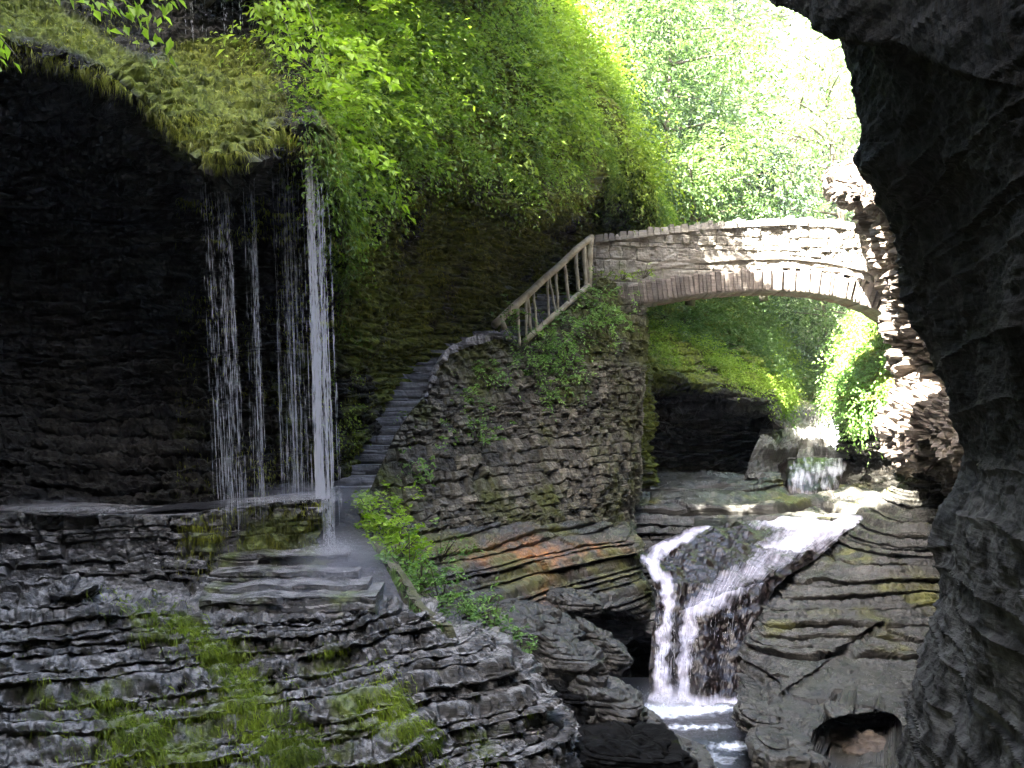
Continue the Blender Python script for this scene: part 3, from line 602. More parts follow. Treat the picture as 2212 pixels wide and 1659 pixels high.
PR = solid_wall('stair_pier', fr, (-.1, .9, 0), 560, 460, MAT['masonry'], None, course=.105, stone=.19, amp=.085, seed=35, rough=.04, big=.12, irr=.06, moss=moss_pier, stain=lambda px, py, V, N: .3*sstep(1140, 1180, py))
tag(PR['o'], 'tall rubble stone pier carrying the stairway up to the arched bridge', 'stone pier')

# stairway: treads climb from the walk to the bridge
stair = empty('stairway', P(800, 1075, 16.8))
edge = [(795, 1062, 16.6), (822, 1008, 17.2), (856, 940, 17.8), (894, 880, 18.4), (930, 828, 19.0), (964, 772, 19.9), (990, 740, 20.6), (1062, 722, 21.6), (1140, 715, 22.4), (1200, 680, 23.0), (1268, 622, 23.8)]
E = np.array([P(*e) for e in edge]); zz = np.arange(E[0, 2], E[-1, 2], .155)
ex = np.interp(zz, E[:, 2], E[:, 0]); ey = np.interp(zz, E[:, 2], E[:, 1])
for i in range(len(zz)-1):
    x0, y0, z0 = ex[i]+.12, ey[i], zz[i]; w = 1.5; y1 = ey[min(i+1, len(zz)-1)]+.5
    f = [[(x0-w+w*t+.03*math.sin(i*7+t*9), y0+.02*math.sin(i*3+t*5), z0+.075+.012*math.sin(i+t*7)), (x0-w+w*t, y0-.03, z0-.02), (x0-w+w*t, y0, z0-.12)] for t in (0, .25, .5, .75, 1)]
    solid_wall('step', f, (0, y1-y0, 0), 60, 14, MAT['stair'], stair, course=.2, stone=.6, amp=.02, seed=100+i, rough=.012, big=.01)
tag(stair, 'narrow flight of worn grey stone steps climbing along the mossy cliff', 'stairs')
# coping rock blocks along the stair pier top
cpp = [(922, 862, 18.35), (926, 844, 18.6), (938, 810, 18.85), (966, 762, 19.35), (1002, 743, 19.95), (1040, 731, 20.6), (1085, 722, 21.1), (1120, 734, 21.45)]
fr = [[P(x-2, y-8+3*math.sin(i*2.3), d-.10), P(x-1, y-1, d-.13), P(x, y+10, d-.12)] for i, (x, y, d) in enumerate(cpp)]
CPo = solid_wall('stone_coping', fr, (-.05, .35, 0), 320, 30, MAT['stair'], None, course=.11, stone=.34, amp=.08, seed=45, rough=.035, big=.1)
tag(CPo['o'], 'uneven pale capstones along the top edge of the stair pier', 'coping')

# ================================================================ BRIDGE
br = empty('stone_bridge', P(1600, 640, 25))
topc = [(1268, 517), (1300, 515), (1400, 503), (1500, 491), (1600, 484), (1700, 479), (1790, 484), (1850, 492), (1900, 500), (1990, 520)]
stc = [(1268, 598), (1300, 596), (1400, 580), (1500, 566), (1600, 558), (1700, 556), (1790, 565), (1850, 578), (1900, 592), (1990, 610)]
Dx = lambda x: float(np.interp(x, [1260, 1500, 2000], [23.6, 24.6, 25.6]))
th = (.15, 2.1, 0)
def strip(name, A, B, mat, nu, nv, tv, off=0, **k):
    xs = np.linspace(1268, 1990, 25)
    f = []
    for x in xs:
        ya = np.interp(x, *zip(*A)); yb = np.interp(x, *zip(*B)); f.append([P(x, ya+(yb-ya)*t, Dx(x)-off) for t in (0, .25, .5, .75, 1)])
    return solid_wall(name, f, tv, nu, nv, mat, br, **k)
intr = [(1268, 700), (1330, 668), (1400, 655), (1500, 638), (1600, 629), (1680, 627), (1750, 631), (1830, 645), (1890, 668), (1940, 700), (1990, 740)]
ringt = [(x, y-46 if x < 1500 else y-(46+(x-1500)*.03)) for x, y in intr]
mb = lambda px, py, V, N: .22*sstep(1600, 1350, px)+.2*fbm(V, 1.5, 2, 4)
coping_t = [(x, y-11+2*math.sin(x*.21)) for x, y in topc]
strip('spandrel_wall', stc, [(x, y+3) for x, y in ringt], MAT['bridge'], 420, 60, (th[0], 1.3, 0), .02, course=.16, stone=.45, amp=.03, seed=51, rough=.02, big=.03, irr=.02, moss=mb)
strip('parapet', topc, [(x, y-7) for x, y in stc], MAT['bridge'], 520, 120, (th[0], .5, 0), .05, course=.15, stone=.3, amp=.042, seed=52, rough=.03, big=.05, irr=.03, moss=mb)
strip('back_parapet', topc, [(x, y-7) for x, y in stc], MAT['bridge'], 60, 20, (th[0], .3, 0), -1.1, course=.13, stone=.34, amp=.04, seed=58, rough=.03, big=.03)
strip('string_course', [(x, y-8) for x, y in stc], [(x, y+3) for x, y in stc], MAT['bridge'], 260, 10, (th[0], 1.4, 0), .06, course=.4, stone=.8, amp=.02, seed=53, rough=.015, big=.01, moss=mb)
# voussoirs: one block each within the arch ring
x = 1285.0; k = 0; VV = []; QQ = []; off = 0
def iy(x): return float(np.interp(x, *zip(*intr)))
while x < 1960:
    k += 1; r = np.random.default_rng(k); w = r.uniform(7, 12); rise = 46+r.uniform(-3, 5)
    d = Dx(x)-.08-r.uniform(0, .07); sl = (iy(x+w)-iy(x))/w
    def q(xx, t, dd): # t: 0 intrados, 1 extrados; joints fan out
        return P(xx+t*sl*rise*.8, iy(xx)-t*rise+(r.uniform(-1.5, 1.5) if t == 0 else 0), dd)
    a, b = x+.2, x+w-.2
    A = np.array([q(a, 0, d), q(b, 0, d), q(b, 1, d), q(a, 1, d)]); B = A.copy(); B[:, 1] += 1.45; B[:, 0] += .15
    c = A.mean(0); Ai = A*1.0; Ai[:, 1] -= .025; Ai[:, [0, 2]] = c[[0, 2]]+(A[:, [0, 2]]-c[[0, 2]])*.82
    VV.append(np.concatenate([Ai, A, B])); o = off
    QQ += [[o, o+1, o+2, o+3], *[[o+i, o+4+i, o+4+(i+1) % 4, o+(i+1) % 4] for i in range(4)], *[[o+4+i, o+8+i, o+8+(i+1) % 4, o+4+(i+1) % 4] for i in range(4)], [o+8, o+11, o+10, o+9]]
    off += 12; x += w
V = np.concatenate(VV); px_, py_ = proj(V)
mesh_np('arch_ring', rel(V, br), np.array(QQ), MAT['arch'], br, {'moss': .15*sstep(1500, 1350, px_), 'tone': np.repeat(hsh(np.arange(len(V)//12), 3), 12), 'stain': np.where(V[:, 1] > 25.6, .8, .0)})
# upright coping stones along the parapet
VV = []; QQ = []; off = 0; x = 1285.0; k = 0
while x < 1985:
    k += 1; r = np.random.default_rng(500+k); w = r.uniform(9, 20); yt = np.interp(x, *zip(*topc)); h = r.uniform(7, 13)
    d = Dx(x)-r.uniform(.06, .16)
    A = np.array([P(x, yt+6, d), P(x+w-1.2, yt+6, d), P(x+w-1.2-r.uniform(0, 2), yt-h, d+.03), P(x+r.uniform(0, 2), yt-h+r.uniform(-2, 2), d+.03)]); B = A.copy(); B[:, 1] += .45
    VV.append(np.concatenate([A, B])); o = off
    QQ += [[o, o+1, o+2, o+3], *[[o+i, o+4+i, o+4+(i+1) % 4, o+(i+1) % 4] for i in range(4)], [o+4, o+7, o+6, o+5]]; off += 8; x += w
V = np.concatenate(VV)
mesh_np('coping', rel(V, br), np.array(QQ), MAT['bridge'], br, {'moss': np.full(len(V), .1), 'stain': np.zeros(len(V)), 'tone': np.repeat(hsh(np.arange(len(V)//8), 5), 8)})
tag(br, 'arched stone footbridge over the stream, its right half in blazing sunlight', 'bridge')

# ================================================================ RAILING
rl = empty('wooden_railing', P(1140, 740, 21.4))
UT = [P(1066, 703, 21.0), P(1278, 511, 23.3)]; LT = [P(1132, 738, 21.3), P(1272, 617, 23.1)]
def on(L, t): a, b = np.array(L[0]), np.array(L[1]); return a*(1-t)+b*t
pole('handrail', on(UT, 0), on(UT, 1), .085, .075, MAT['wood'], rl, .02)
pole('bottom_rail', on(LT, 0), on(LT, 1), .065, .065, MAT['wood'], rl, .015)
pole('post', on(UT, .985)-np.array([0, .02, .02]), on(LT, 1.0)-np.array([.0, 0, .12]), .07, .07, MAT['wood'], rl)
pole('post', P(1082, 690, 21.1), P(1100, 735, 21.15), .06, .06, MAT['wood'], rl)
def atx(px, py, L):  # point at image x on a rail
    a = np.array(L[0]); b = np.array(L[1]); xa, _ = proj(a); xb, _ = proj(b)
    t = (px-xa)/(xb-xa); lo, hi = -.3, 1.3
    for _ in range(30):
        m = (lo+hi)/2
        if proj(a*(1-m)+b*m)[0] < px: lo = m
        else: hi = m
    return a*(1-lo)+b*lo
for xt, xb, rr_ in ((1118, 1122, .035), (1140, 1148, .035), (1152, 1160, .03), (1182, 1186, .03), (1186, 1201, .028), (1200, 1206, .035), (1219, 1229, .04), (1243, 1250, .045), (1260, 1266, .045), (1262, 1273, .03), (1136, 1137, .03)):
    pole('baluster', atx(xt, 0, UT)-np.array([0, 0, .03]), atx(xb, 0, LT), rr_, rr_*.9, MAT['wood'], rl, .012)
tag(rl, 'rustic pale log railing slanting up beside the stairs to the bridge', 'railing')

# ================================================================ WATER
def foam_mat(name, rockc=(.012, .008, .0075), foamc=(.62, .62, .76), s1=60, s2=5, rough=.12, gain=1.0):
    m, nt, b = M(name)
    cx = nd(nt, 'ShaderNodeCombineXYZ'); nt.links.new(math_(nt, 'MULTIPLY', attr(nt, 'fu'), s1), cx.inputs[0]); nt.links.new(math_(nt, 'MULTIPLY', attr(nt, 'fv'), s2), cx.inputs[1])
    n1 = noise(nt, cx.outputs[0], 1.0, 8, .7, .4); n2 = noise(nt, mapping(nt), 9, 6, .7)
    n = math_(nt, 'ADD', math_(nt, 'MULTIPLY', n1, .65), math_(nt, 'MULTIPLY', n2, .35))
    f = math_(nt, 'SUBTRACT', math_(nt, 'MULTIPLY', attr(nt, 'foam'), 1.25*gain), n)
    mr = nd(nt, 'ShaderNodeMapRange'); mr.inputs[1].default_value = -.15; mr.inputs[2].default_value = .34; nt.links.new(f, mr.inputs[0])
    rc = mixc(nt, noise(nt, mapping(nt), 3, 6), tuple(x*.5 for x in rockc), tuple(x*1.8 for x in rockc))
    nt.links.new(mixc(nt, mr.outputs[0], rc, foamc), b.inputs['Base Color'])
    nt.links.new(math_(nt, 'ADD', math_(nt, 'MULTIPLY', mr.outputs[0], .35), rough), b.inputs['Roughness'])
    b.inputs['Specular IOR Level'].default_value = .6
    bump(nt, b, math_(nt, 'ADD', math_(nt, 'MULTIPLY', n1, .4), n2), .7, .03)
    return m
MAT['cascade'] = foam_mat('cascade_water')
MAT['pool'] = foam_mat('pool_water', (.012, .013, .016), (.75, .82, .95), 14, 60, .06)
def water_sheet(name, cols, nu, nv, mat, foam, amp=.05, flow=(5, 1), terr=None, label=None, cat=None, kind=None, seed=3):
    S = base_sheet(cols, nu, nv); n = normals(S)
    u = np.linspace(0, 1, nu)[None, :]+np.zeros((nv, 1)); v = np.linspace(0, 1, nv)[:, None]+np.zeros((1, nu))
    rip = perlin(u*flow[0]*4, v*flow[1]*6, seed)+.6*perlin(u*flow[0]*15, v*flow[1]*14, seed+3)+.35*perlin(u*flow[0]*40, v*flow[1]*30, seed+7)
    S = S+n*(amp*rip*.14+amp*1.1*fbm(S, 2.2, 3, seed)*(flow[1] < 5))[..., None]
    px, py = proj(S)
    o = mesh_np(name, S, gridfaces(nv, nu), mat, None, {'foam': np.clip(foam(px, py), 0, 1.3), 'fu': u, 'fv': v}, True)
    return tag(o, label, cat, None, kind)
cc = [
 [(1500,1138,20.5),(1440,1163,19.3),(1383,1200,18.3),(1396,1240,17.6),(1424,1280,17.2),(1412,1340,16.8),(1406,1400,16.5),(1402,1460,16.2),(1396,1535,15.9)],
 [(1560,1130,21.5),(1490,1158,20),(1465,1195,18.9),(1452,1235,18),(1466,1275,17.5),(1462,1340,16.9),(1450,1400,16.5),(1440,1460,16.1),(1438,1535,15.7)],
 [(1620,1126,21.8),(1560,1155,20.4),(1530,1200,19),(1510,1250,18),(1488,1300,17.4),(1488,1350,17.0),(1480,1400,16.7),(1475,1460,16.2),(1475,1535,15.7)],
 [(1690,1122,22),(1630,1150,20.7),(1590,1200,19.1),(1560,1250,18),(1535,1312,17.1),(1530,1360,16.7),(1520,1420,16.3),(1515,1470,15.9),(1515,1532,15.6)],
 [(1760,1120,22.1),(1710,1150,20.9),(1660,1200,19.3),(1620,1240,18.3),(1588,1280,17.6),(1580,1330,17.2),(1570,1400,16.7),(1560,1460,16.2),(1558,1528,15.7)],
 [(1835,1117,22.2),(1790,1150,21),(1730,1200,19.4),(1670,1240,18.4),(1642,1262,18),(1638,1310,17.5),(1620,1390,16.9),(1605,1450,16.3),(1598,1520,15.8)],
 [(1880,1113,22.3),(1830,1150,21.4),(1765,1205,19.7),(1700,1245,18.6),(1668,1272,18.2),(1660,1320,17.7),(1642,1400,17.1),(1628,1450,16.5),(1620,1515,16)],
]
cc = [[P(*p) for p in c] for c in cc]
lb_ = [(1545,1128,6),(1500,1150,13),(1440,1178,22),(1405,1207,19),(1422,1240,18),(1446,1262,20),(1442,1320,16),(1432,1400,17),(1428,1528,24)]
rb_ = [(1850,1128,24),(1760,1150,40),(1680,1195,42),(1600,1245,42),(1530,1290,38),(1490,1325,22),(1478,1400,16),(1472,1525,22)]
def foam1(px, py):
    jx = 14*perlin(px/38, py/38, 0)+7*perlin(px/14, py/14, 2); px = px+jx; py = py+10*perlin(px/30, py/30, 9)
    m = 0.66*seg_d(px, py, lb_)+.42*seg_d(px, py, rb_)+.75*blob(px, py, 1750, 1126, 110, 14)
    m += .13*inpoly(px, py, [(1470,1320),(1600,1270),(1650,1260),(1610,1520),(1460,1530)])
    m += .16*inpoly(px, py, [(1560,1120),(1840,1110),(1800,1200),(1620,1180)])
    m += .6*sstep(1490, 1530, py)
    return m
water_sheet('waterfall', cc, 300, 420, MAT['cascade'], foam1, .11, (6, 2.4), label='white water cascading over a dark ledge in two streams into the lower pool', cat='waterfall')
def foam_glints(px, py):
    j = 5*perlin(px/16, py/8, 0)+3*perlin(px/5, py/5, 4); py = py+j; k_ = .55+.75*np.clip(.5+perlin(px/14, py/7, 8), 0, 1)
    return k_*.78*blob(px, py, 1440, 1538, 75, 12)+k_*.5*blob(px, py, 1500, 1530, 120, 9)+k_*.4*blob(px, py, 1500, 1570, 80, 6)+k_*.5*blob(px, py, 1600, 1612, 60, 8)+.3*blob(px, py, 1500, 1640, 90, 12)+.2  # foam at the fall's foot; the lower bands are painted ripple highlights
pl = []
for x0, x1 in ((1300, 1240), (1370, 1330), (1430, 1400), (1500, 1470), (1560, 1560), (1600, 1640), (1660, 1720)):
    pl.append([P(x0, 1500, 17.2)[:2]+(-4.93,), P(x0, 1520, 15.6)[:2]+(-4.93,), P(x0+8, 1560, 14.6)[:2]+(-4.94,), P(x0+(x1-x0)*.2, 1584, 14.2)[:2]+(-4.95,), P(x0+(x1-x0)*.3, 1594, 13.9)[:2]+(-5.04,), P(x0+(x1-x0)*.6, 1606, 13.6)[:2]+(-5.05,), P(x0+(x1-x0)*.7, 1612, 13.3)[:2]+(-5.12,), P(x1, 1650, 12.6)[:2]+(-5.13,), P(x1, 1750, 11)[:2]+(-5.15,)])
water_sheet('water', pl, 260, 260, MAT['pool'], foam_glints, .02, (5, 9), kind='structure')
# far cascade and pool under the arch
fc = [[P(x0, 990, 28.4+sd_), P(x0, 1006, 27.3+sd_), P(x0+(x1-x0)*.5, 1025, 26.8+sd_), P(x1, 1050+dy_, 26.3+sd_), P(x1, 1085, 26.1+sd_)] for x0, x1, sd_, dy_ in ((1680, 1676, .9, 0), (1702, 1700, .15, -6), (1722, 1716, 0, 4), (1760, 1750, -.1, 8), (1795, 1785, 0, 2), (1824, 1812, .1, -6), (1846, 1836, .9, 0))]
water_sheet('waterfall', fc, 140, 90, MAT['cascade'], lambda px, py: .40*sstep(1692, 1716, px+8*perlin(py/9, px/30, 3))*sstep(1838, 1818, px+8*perlin(py/9, px/30, 7))-.1+.25*blob(px, py, 1800, 1015, 40, 14)+.25*blob(px, py, 1725, 1030, 20, 14)+.25*perlin(px/9, py/20, 0), .05, (5, 1), label='small bluish cascade spilling over ledges beneath the far end of the gorge', cat='waterfall')
fc = [[P(x+6, 870, 33.5), P(x+4, 900, 32.2), P(x, 940, 31), P(x+4, 975, 29.6), P(x+2, 1004, 28.4)] for x in (1792, 1800, 1810, 1818)]
water_sheet('waterfall', fc, 30, 80, MAT['cascade'], lambda px, py: .8+0*px, .06, (2, 1), label='thin bright ribbon of water beside the dark rock far beyond the bridge', cat='waterfall')
bp = [[P(x, 1106, 24)[:2]+(-3.04,), P(x, 1116, 22.6)[:2]+(-3.04,), P(x, 1124, 21.6)[:2]+(-3.05,)] for x in (1500, 1600, 1700, 1800, 1880)]
water_sheet('water', bp, 120, 30, MAT['pool'], lambda px, py: .25+.6*blob(px, py, 1790, 1116, 60, 14), .015, (6, 3), kind='structure')

# falling strands of the thin falls
def strand_mat():
    m, nt, b = M('falling_water'); b.inputs['Base Color'].default_value = (.86, .87, .92, 1); b.inputs['Roughness'].default_value = .25
    b.inputs['Specular IOR Level'].default_value = .8
    tr = nd(nt, 'ShaderNodeBsdfTranslucent'); tr.inputs['Color'].default_value = (.85, .87, .92, 1)
    tp = nd(nt, 'ShaderNodeBsdfTransparent'); m1 = nd(nt, 'ShaderNodeMixShader'); m2 = nd(nt, 'ShaderNodeMixShader')
    m1.inputs[0].default_value = .45; m2.inputs[0].default_value = .4
    nt.links.new(b.outputs[0], m1.inputs[1]); nt.links.new(tr.outputs[0], m1.inputs[2]); nt.links.new(tp.outputs[0], m2.inputs[1]); nt.links.new(m1.outputs[0], m2.inputs[2])
    nt.links.new(m2.outputs[0], nt.nodes['Material Output'].inputs['Surface']); return m
MAT['strand'] = strand_mat()
def streaks(a, b, r):
    """thin 3-sided spindles from a to b"""
    n = len(a); d = b-a; L = np.linalg.norm(d, axis=1, keepdims=True); d = d/np.maximum(L, 1e-6)
    s = np.cross(d, [0, 1.0, 0]); s /= np.linalg.norm(s, axis=1, keepdims=True)+1e-9; u = np.cross(s, d)
    ring = [s*math.cos(q)+u*math.sin(q) for q in (0, 2.094, 4.189)]
    m = a+(b-a)*.6
    V = np.stack([a]+[m+g*r[:, None] for g in ring]+[b], 1).reshape(-1, 3)
    i = np.arange(n)*5; T = np.concatenate([np.stack([i, i+1+j, i+1+(j+1) % 3], 1) for j in range(3)]+[np.stack([i+4, i+1+(j+1) % 3, i+1+j], 1) for j in range(3)])
    return V, T
def fall(name, specs, label, cat='waterfall', seed=1):
    """specs: (x0,y0,x1,y1,D,halfwidth top,halfwidth bottom,strands,pieces,radius)"""
    r = np.random.default_rng(seed); A = []; B = []; RR = []
    for (x0, y0, x1, y1, D, w0, w1, ns, npc, rad) in specs:
        for k in range(ns):
            g = r.normal(0, .55) if ns > 25 else r.uniform(-1.1, 1.1); gd = r.normal(0, .12); cl = r.random()
            t = np.sort(r.random(npc)); ln = (.015+.075*r.random(npc)**2)*(.6+t)
            def pt(tt):
                w = w0+(w1-w0)*tt
                wob = np.sin(tt*5+cl*20)*.8+r.normal(0, .5, tt.shape)
                px = x0+(x1-x0)*tt**.9+g*w+wob; py = y0+(y1-y0)*tt; d = D+gd-.15*tt
                return np.stack([(px-1106)/F*d, d+0*px, (829.5-py)/F*d], 1)
            a = pt(t); dz = ln*(y1-y0)/F*D
            b = a.copy(); b[:, 2] -= dz; b[:, 0] += dz*(x1-x0)/max(1, (y1-y0))+r.normal(0, .004, npc)
            A.append(a); B.append(b); RR.append(rad*(.4+1.0*r.random(npc)))
    V, T = streaks(np.concatenate(A), np.concatenate(B), np.concatenate(RR))
    return tag(mesh_np(name, V, T, MAT['strand'], None), label, cat)
fall('waterfall', [(674, 322, 702, 1085, 13.55, 22, 24, 38, 50, .0033), (668, 330, 694, 1090, 13.5, 8, 12, 30, 50, .0034), (702, 1080, 714, 1180, 13.2, 10, 12, 22, 22, .005), (690, 400, 712, 1185, 13.2, 6, 14, 10, 30, .004)],
     'brightest slender ribbon of falling water dropping from the mossy overhang onto the steps', seed=1)
fall('waterfall', [(458, 352, 498, 1085, 12.75, 30, 36, 22, 30, .0023), (478, 345, 502, 1090, 12.75, 12, 12, 10, 30, .0022), (492, 345, 512, 1085, 12.8, 4, 8, 6, 30, .002)],
     'leftmost faint curtain of droplets falling from the tip of the mossy overhang', seed=2)
fall('waterfall', [(541, 325, 566, 1085, 13.0, 4, 5, 8, 30, .0024), (530, 330, 555, 1085, 13.0, 16, 20, 9, 30, .002)],
     'thin thread of dripping water in the middle, between the left curtain and the dark notch', seed=3)
fall('waterfall', [(600, 285, 628, 1080, 14.1, 16, 18, 23, 30, .0021), (626, 300, 652, 1080, 13.9, 14, 16, 18, 30, .0021)],
     'faint veil of drops falling from the dark notch just left of the brightest ribbon', seed=4)
fall('waterfall', [(420, -60, 425, 78, 17.0, 30, 30, 12, 14, .005), (495, -60, 500, 82, 17.0, 26, 26, 12, 14, .005)],
     'veil of thin water streaks at the very top, above the mossy slab', seed=5)
fall('waterfall', [(1498, 1325, 1482, 1524, 16.35, 12, 14, 16, 16, .008), (1560, 1300, 1540, 1518, 16.75, 34, 30, 16, 12, .006), (1440, 1290, 1432, 1528, 16.2, 18, 22, 24, 16, .008), (1615, 1285, 1590, 1510, 17.2, 24, 14, 6, 10, .006)],
     'white threads of water running down the black rock face of the cascade', seed=6)
# splashing drops
r = np.random.default_rng(77)
def drops(name, spec, label):
    A = []; RR = []
    for (x, y, D, sx, sy, n, rad) in spec:
        px = x+r.normal(0, sx, n); py = y-np.abs(r.normal(0, sy, n)); d = D+r.normal(0, .25, n)
        A.append(np.stack([(px-1106)/F*d, d, (829.5-py)/F*d], 1)); RR.append(rad*(.4+r.random(n)))
    A = np.concatenate(A); RR = np.concatenate(RR); B = A+r.normal(0, .006, A.shape); B[:, 2] -= .012
    V, T = streaks(A, B, RR); o = mesh_np(name, V, T, MAT['strand'], None); tag(o, kind='stuff'); o['label'] = label; o['category'] = 'spray'
drops('spray', [(722, 1196, 12.7, 26, 16, 1500, .004), (695, 1080, 13.4, 26, 8, 700, .004), (600, 1084, 13.1, 60, 5, 500, .0035), (740, 1262, 12.2, 60, 22, 900, .0035), (640, 1320, 11.8, 110, 16, 900, .0035), (1440, 1525, 15.6, 34, 16, 1500, .006), (1500, 1525, 15.5, 70, 8, 700, .005), (160, 1102, 12.6, 80, 4, 400, .003)], 'fine splashing droplets where the falls land')
# mist hanging over the foot of the falls
def mist(loc, size, dens):
    me = bpy.data.meshes.new('mist'); import bmesh
    bm = bmesh.new(); bmesh.ops.create_icosphere(bm, subdivisions=3, radius=1); bm.to_mesh(me); bm.free()
    o = bpy.data.objects.new('mist', me); COL.objects.link(o); o.location = loc; o.scale = size; o['kind'] = 'stuff'
    m = bpy.data.materials.new('mist'); m.use_nodes = True; nt = m.node_tree; nt.nodes.remove(nt.nodes['Principled BSDF'])
    v = nd(nt, 'ShaderNodeVolumePrincipled'); v.inputs['Color'].default_value = (.95, .95, 1, 1); v.inputs['Anisotropy'].default_value = .2
    tc = nd(nt, 'ShaderNodeTexCoord'); g = nd(nt, 'ShaderNodeTexGradient', gradient_type='SPHERICAL'); nt.links.new(tc.outputs['Object'], g.inputs[0])
    n = noise(nt, mapping(nt), 2.2, 3)
    d = math_(nt, 'MULTIPLY', math_(nt, 'POWER', g.outputs['Fac'], 1.6), math_(nt, 'MULTIPLY', n, dens*2))
    nt.links.new(d, v.inputs['Density']); nt.links.new(v.outputs[0], nt.nodes['Material Output'].inputs['Volume']); me.materials.append(m)
mist(P(735, 1225, 12.2), (.8, .8, .55), 1.3)
mist(P(690, 1290, 11.6), (1.3, .7, .35), .7)
mist(P(680, 1078, 13.6), (1.2, .6, .3), 1.1)
mist(P(120, 1100, 12.9), (1.0, .5, .22), .8)
mist(P(1445, 1520, 15.3), (.8, .6, .4), .9)

# ================================================================ GREENERY
def lip(px): return np.interp(px, *zip(*[(500,-80),(545,0),(575,90),(640,250),(700,400),(745,505),(800,450),(880,400),(985,388),(1060,425),(1130,462),(1200,430),(1245,415),(1300,395),(1340,430),(1425,485),(1500,500)]))
UP = np.array([0, 0, 1.0])
def growth(name, S, w, n, nl, length, size, mat, outk=.45, droop=.5, lift=.12, tf=.8, label=None, cat=None, kind='stuff', seed=5, bright=0):
    r = np.random.default_rng(seed)
    p, nn, px, py = pick(S, w, n, r)
    cl = fbm(p, tf, 3, seed)
    p = p+nn*(lift*np.clip(1+2.4*cl, .1, 4)*r.random(n))[:, None]
    out = nn*outk+np.array([.12, -.1, -.15])+r.normal(0, .25, (n, 3)); out /= np.linalg.norm(out, axis=1, keepdims=True)
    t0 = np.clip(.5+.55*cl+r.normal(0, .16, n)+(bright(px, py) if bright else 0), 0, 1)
    a = sprays(p, out, nl, length, size, droop, r, t0)
    return tag(leaves_obj(name, a[0], a[1], a[2], a[3], mat, a[4]), label, cat, None, kind)
px, py, V = LEFT['px'], LEFT['py'], LEFT['V']
front = (V[..., 1] > 10) & (V[..., 1] < 33) & (px < 1560) & (py > -160)
veg = front*(1-.93*seg_d(px, py, [(1290, 290, 20), (1360, 430, 34)]))*sstep(0, 45, lip(px)-py-np.interp(px, [700, 800, 900, 1250, 1350], [40, 55, 95, 80, 45]))*sstep(520, 560, px)
gap = np.clip(.75+1.5*fbm(V, .7, 3, 33), .0, 1.6)
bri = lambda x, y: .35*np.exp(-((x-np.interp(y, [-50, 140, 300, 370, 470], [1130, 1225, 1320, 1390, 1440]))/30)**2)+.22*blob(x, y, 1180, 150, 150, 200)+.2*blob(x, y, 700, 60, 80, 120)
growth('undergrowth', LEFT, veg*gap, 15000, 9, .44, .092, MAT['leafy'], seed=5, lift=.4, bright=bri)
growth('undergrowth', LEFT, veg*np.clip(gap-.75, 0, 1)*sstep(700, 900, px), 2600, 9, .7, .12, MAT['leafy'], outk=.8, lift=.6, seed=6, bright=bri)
growth('undergrowth', LEFT, veg*(px < 860)*(py < 330)*np.clip(gap, 0, 1), 700, 9, .5, .16, MAT['brightleaf'], outk=.8, lift=.6, seed=9)
edge_ = front*np.exp(-((lip(px)-py-np.interp(px, [700, 800, 900, 1250, 1350], [40, 50, 80, 66, 40]))/14)**2)*(px > 600)
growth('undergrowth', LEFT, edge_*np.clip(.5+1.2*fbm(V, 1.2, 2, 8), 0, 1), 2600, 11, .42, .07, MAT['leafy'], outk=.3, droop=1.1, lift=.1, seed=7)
# scattered sprigs on the wall below the lip
low = front*sstep(0, 60, py-lip(px))*((px > 570)*.0+1)*(px > 560)*(px < 800)*(py < 980)*np.exp(-((px-735)/50)**2)
growth('undergrowth', LEFT, low*np.clip(fbm(V, 1.5, 2, 12), 0, 1), 260, 9, .25, .055, MAT['leafy'], droop=.9, lift=.02, seed=8)
# moss blades on the slab, the ridges and the wet ledges
def mossy(S, w, n, length, width, mat, seed, lean=(.12, -.1, -1), outw=.45, tf=1.2):
    r = np.random.default_rng(seed); p, nn, _, _ = pick(S, w, n, r)
    t = np.clip(.5+.6*fbm(p, tf, 3, seed)+r.normal(0, .15, n), 0, 1)
    blades('moss', p, nn, length, width, mat, t, lean=lean, outw=outw, r=r)
slab = front*(px > -60)*(px < 760)*sstep(10, -20, py-np.interp(px, [-60, 0, 130, 268, 362, 465, 540, 598, 690, 760], [95, 112, 130, 184, 264, 350, 335, 285, 330, 480]))*(py > -20)
mossy(LEFT, slab*(1-(px > 372)*(px < 560)*(py < 82))*np.clip(.1+.6*LEFT['moss']+1.4*fbm(V, 2.0, 3, 3)-.9*blob(px, py, 440, 215, 70, 26, 15)-.6*blob(px, py, 500, 180, 60, 12), 0, 1.5), 24000, .10, .006, MAT['moss'], 21)
lipm = front*np.where(px < 300, .25+.75*(fbm(V, 1.8, 2, 4) > .15), 1.0)*(px > -40)*(px < 720)*np.exp(-((py-np.interp(px, [-60, 0, 130, 268, 362, 465, 540, 598, 690, 760], [95, 112, 130, 184, 264, 350, 335, 285, 330, 480])+5)/14)**2)
mossy(LEFT, lipm, 9000, .12, .005, MAT['moss'], 22, outw=.35)
ridge = front*(np.exp(-((px-np.interp(py, [-50, 140, 300, 370, 470, 500], [1130, 1215, 1310, 1375, 1425, 1440]))/26)**2)*(py > -50)*(py < 500)+np.exp(-((px-np.interp(py, [0, 100, 300, 400, 500], [560, 600, 690, 735, 760]))/26)**2)*(py < 520)*(py > 0))
mossy(LEFT, ridge, 16000, .2, .008, MAT['leafy'], 23, outw=.35)
wallm = front*sstep(0, 80, py-lip(px))*(px > 600)*(px < 1340)*(py < 1060)
mossy(LEFT, wallm*np.clip(.25+fbm(V, 1.1, 3, 13), 0, 1), 34000, .06, .006, MAT['moss'], 24)
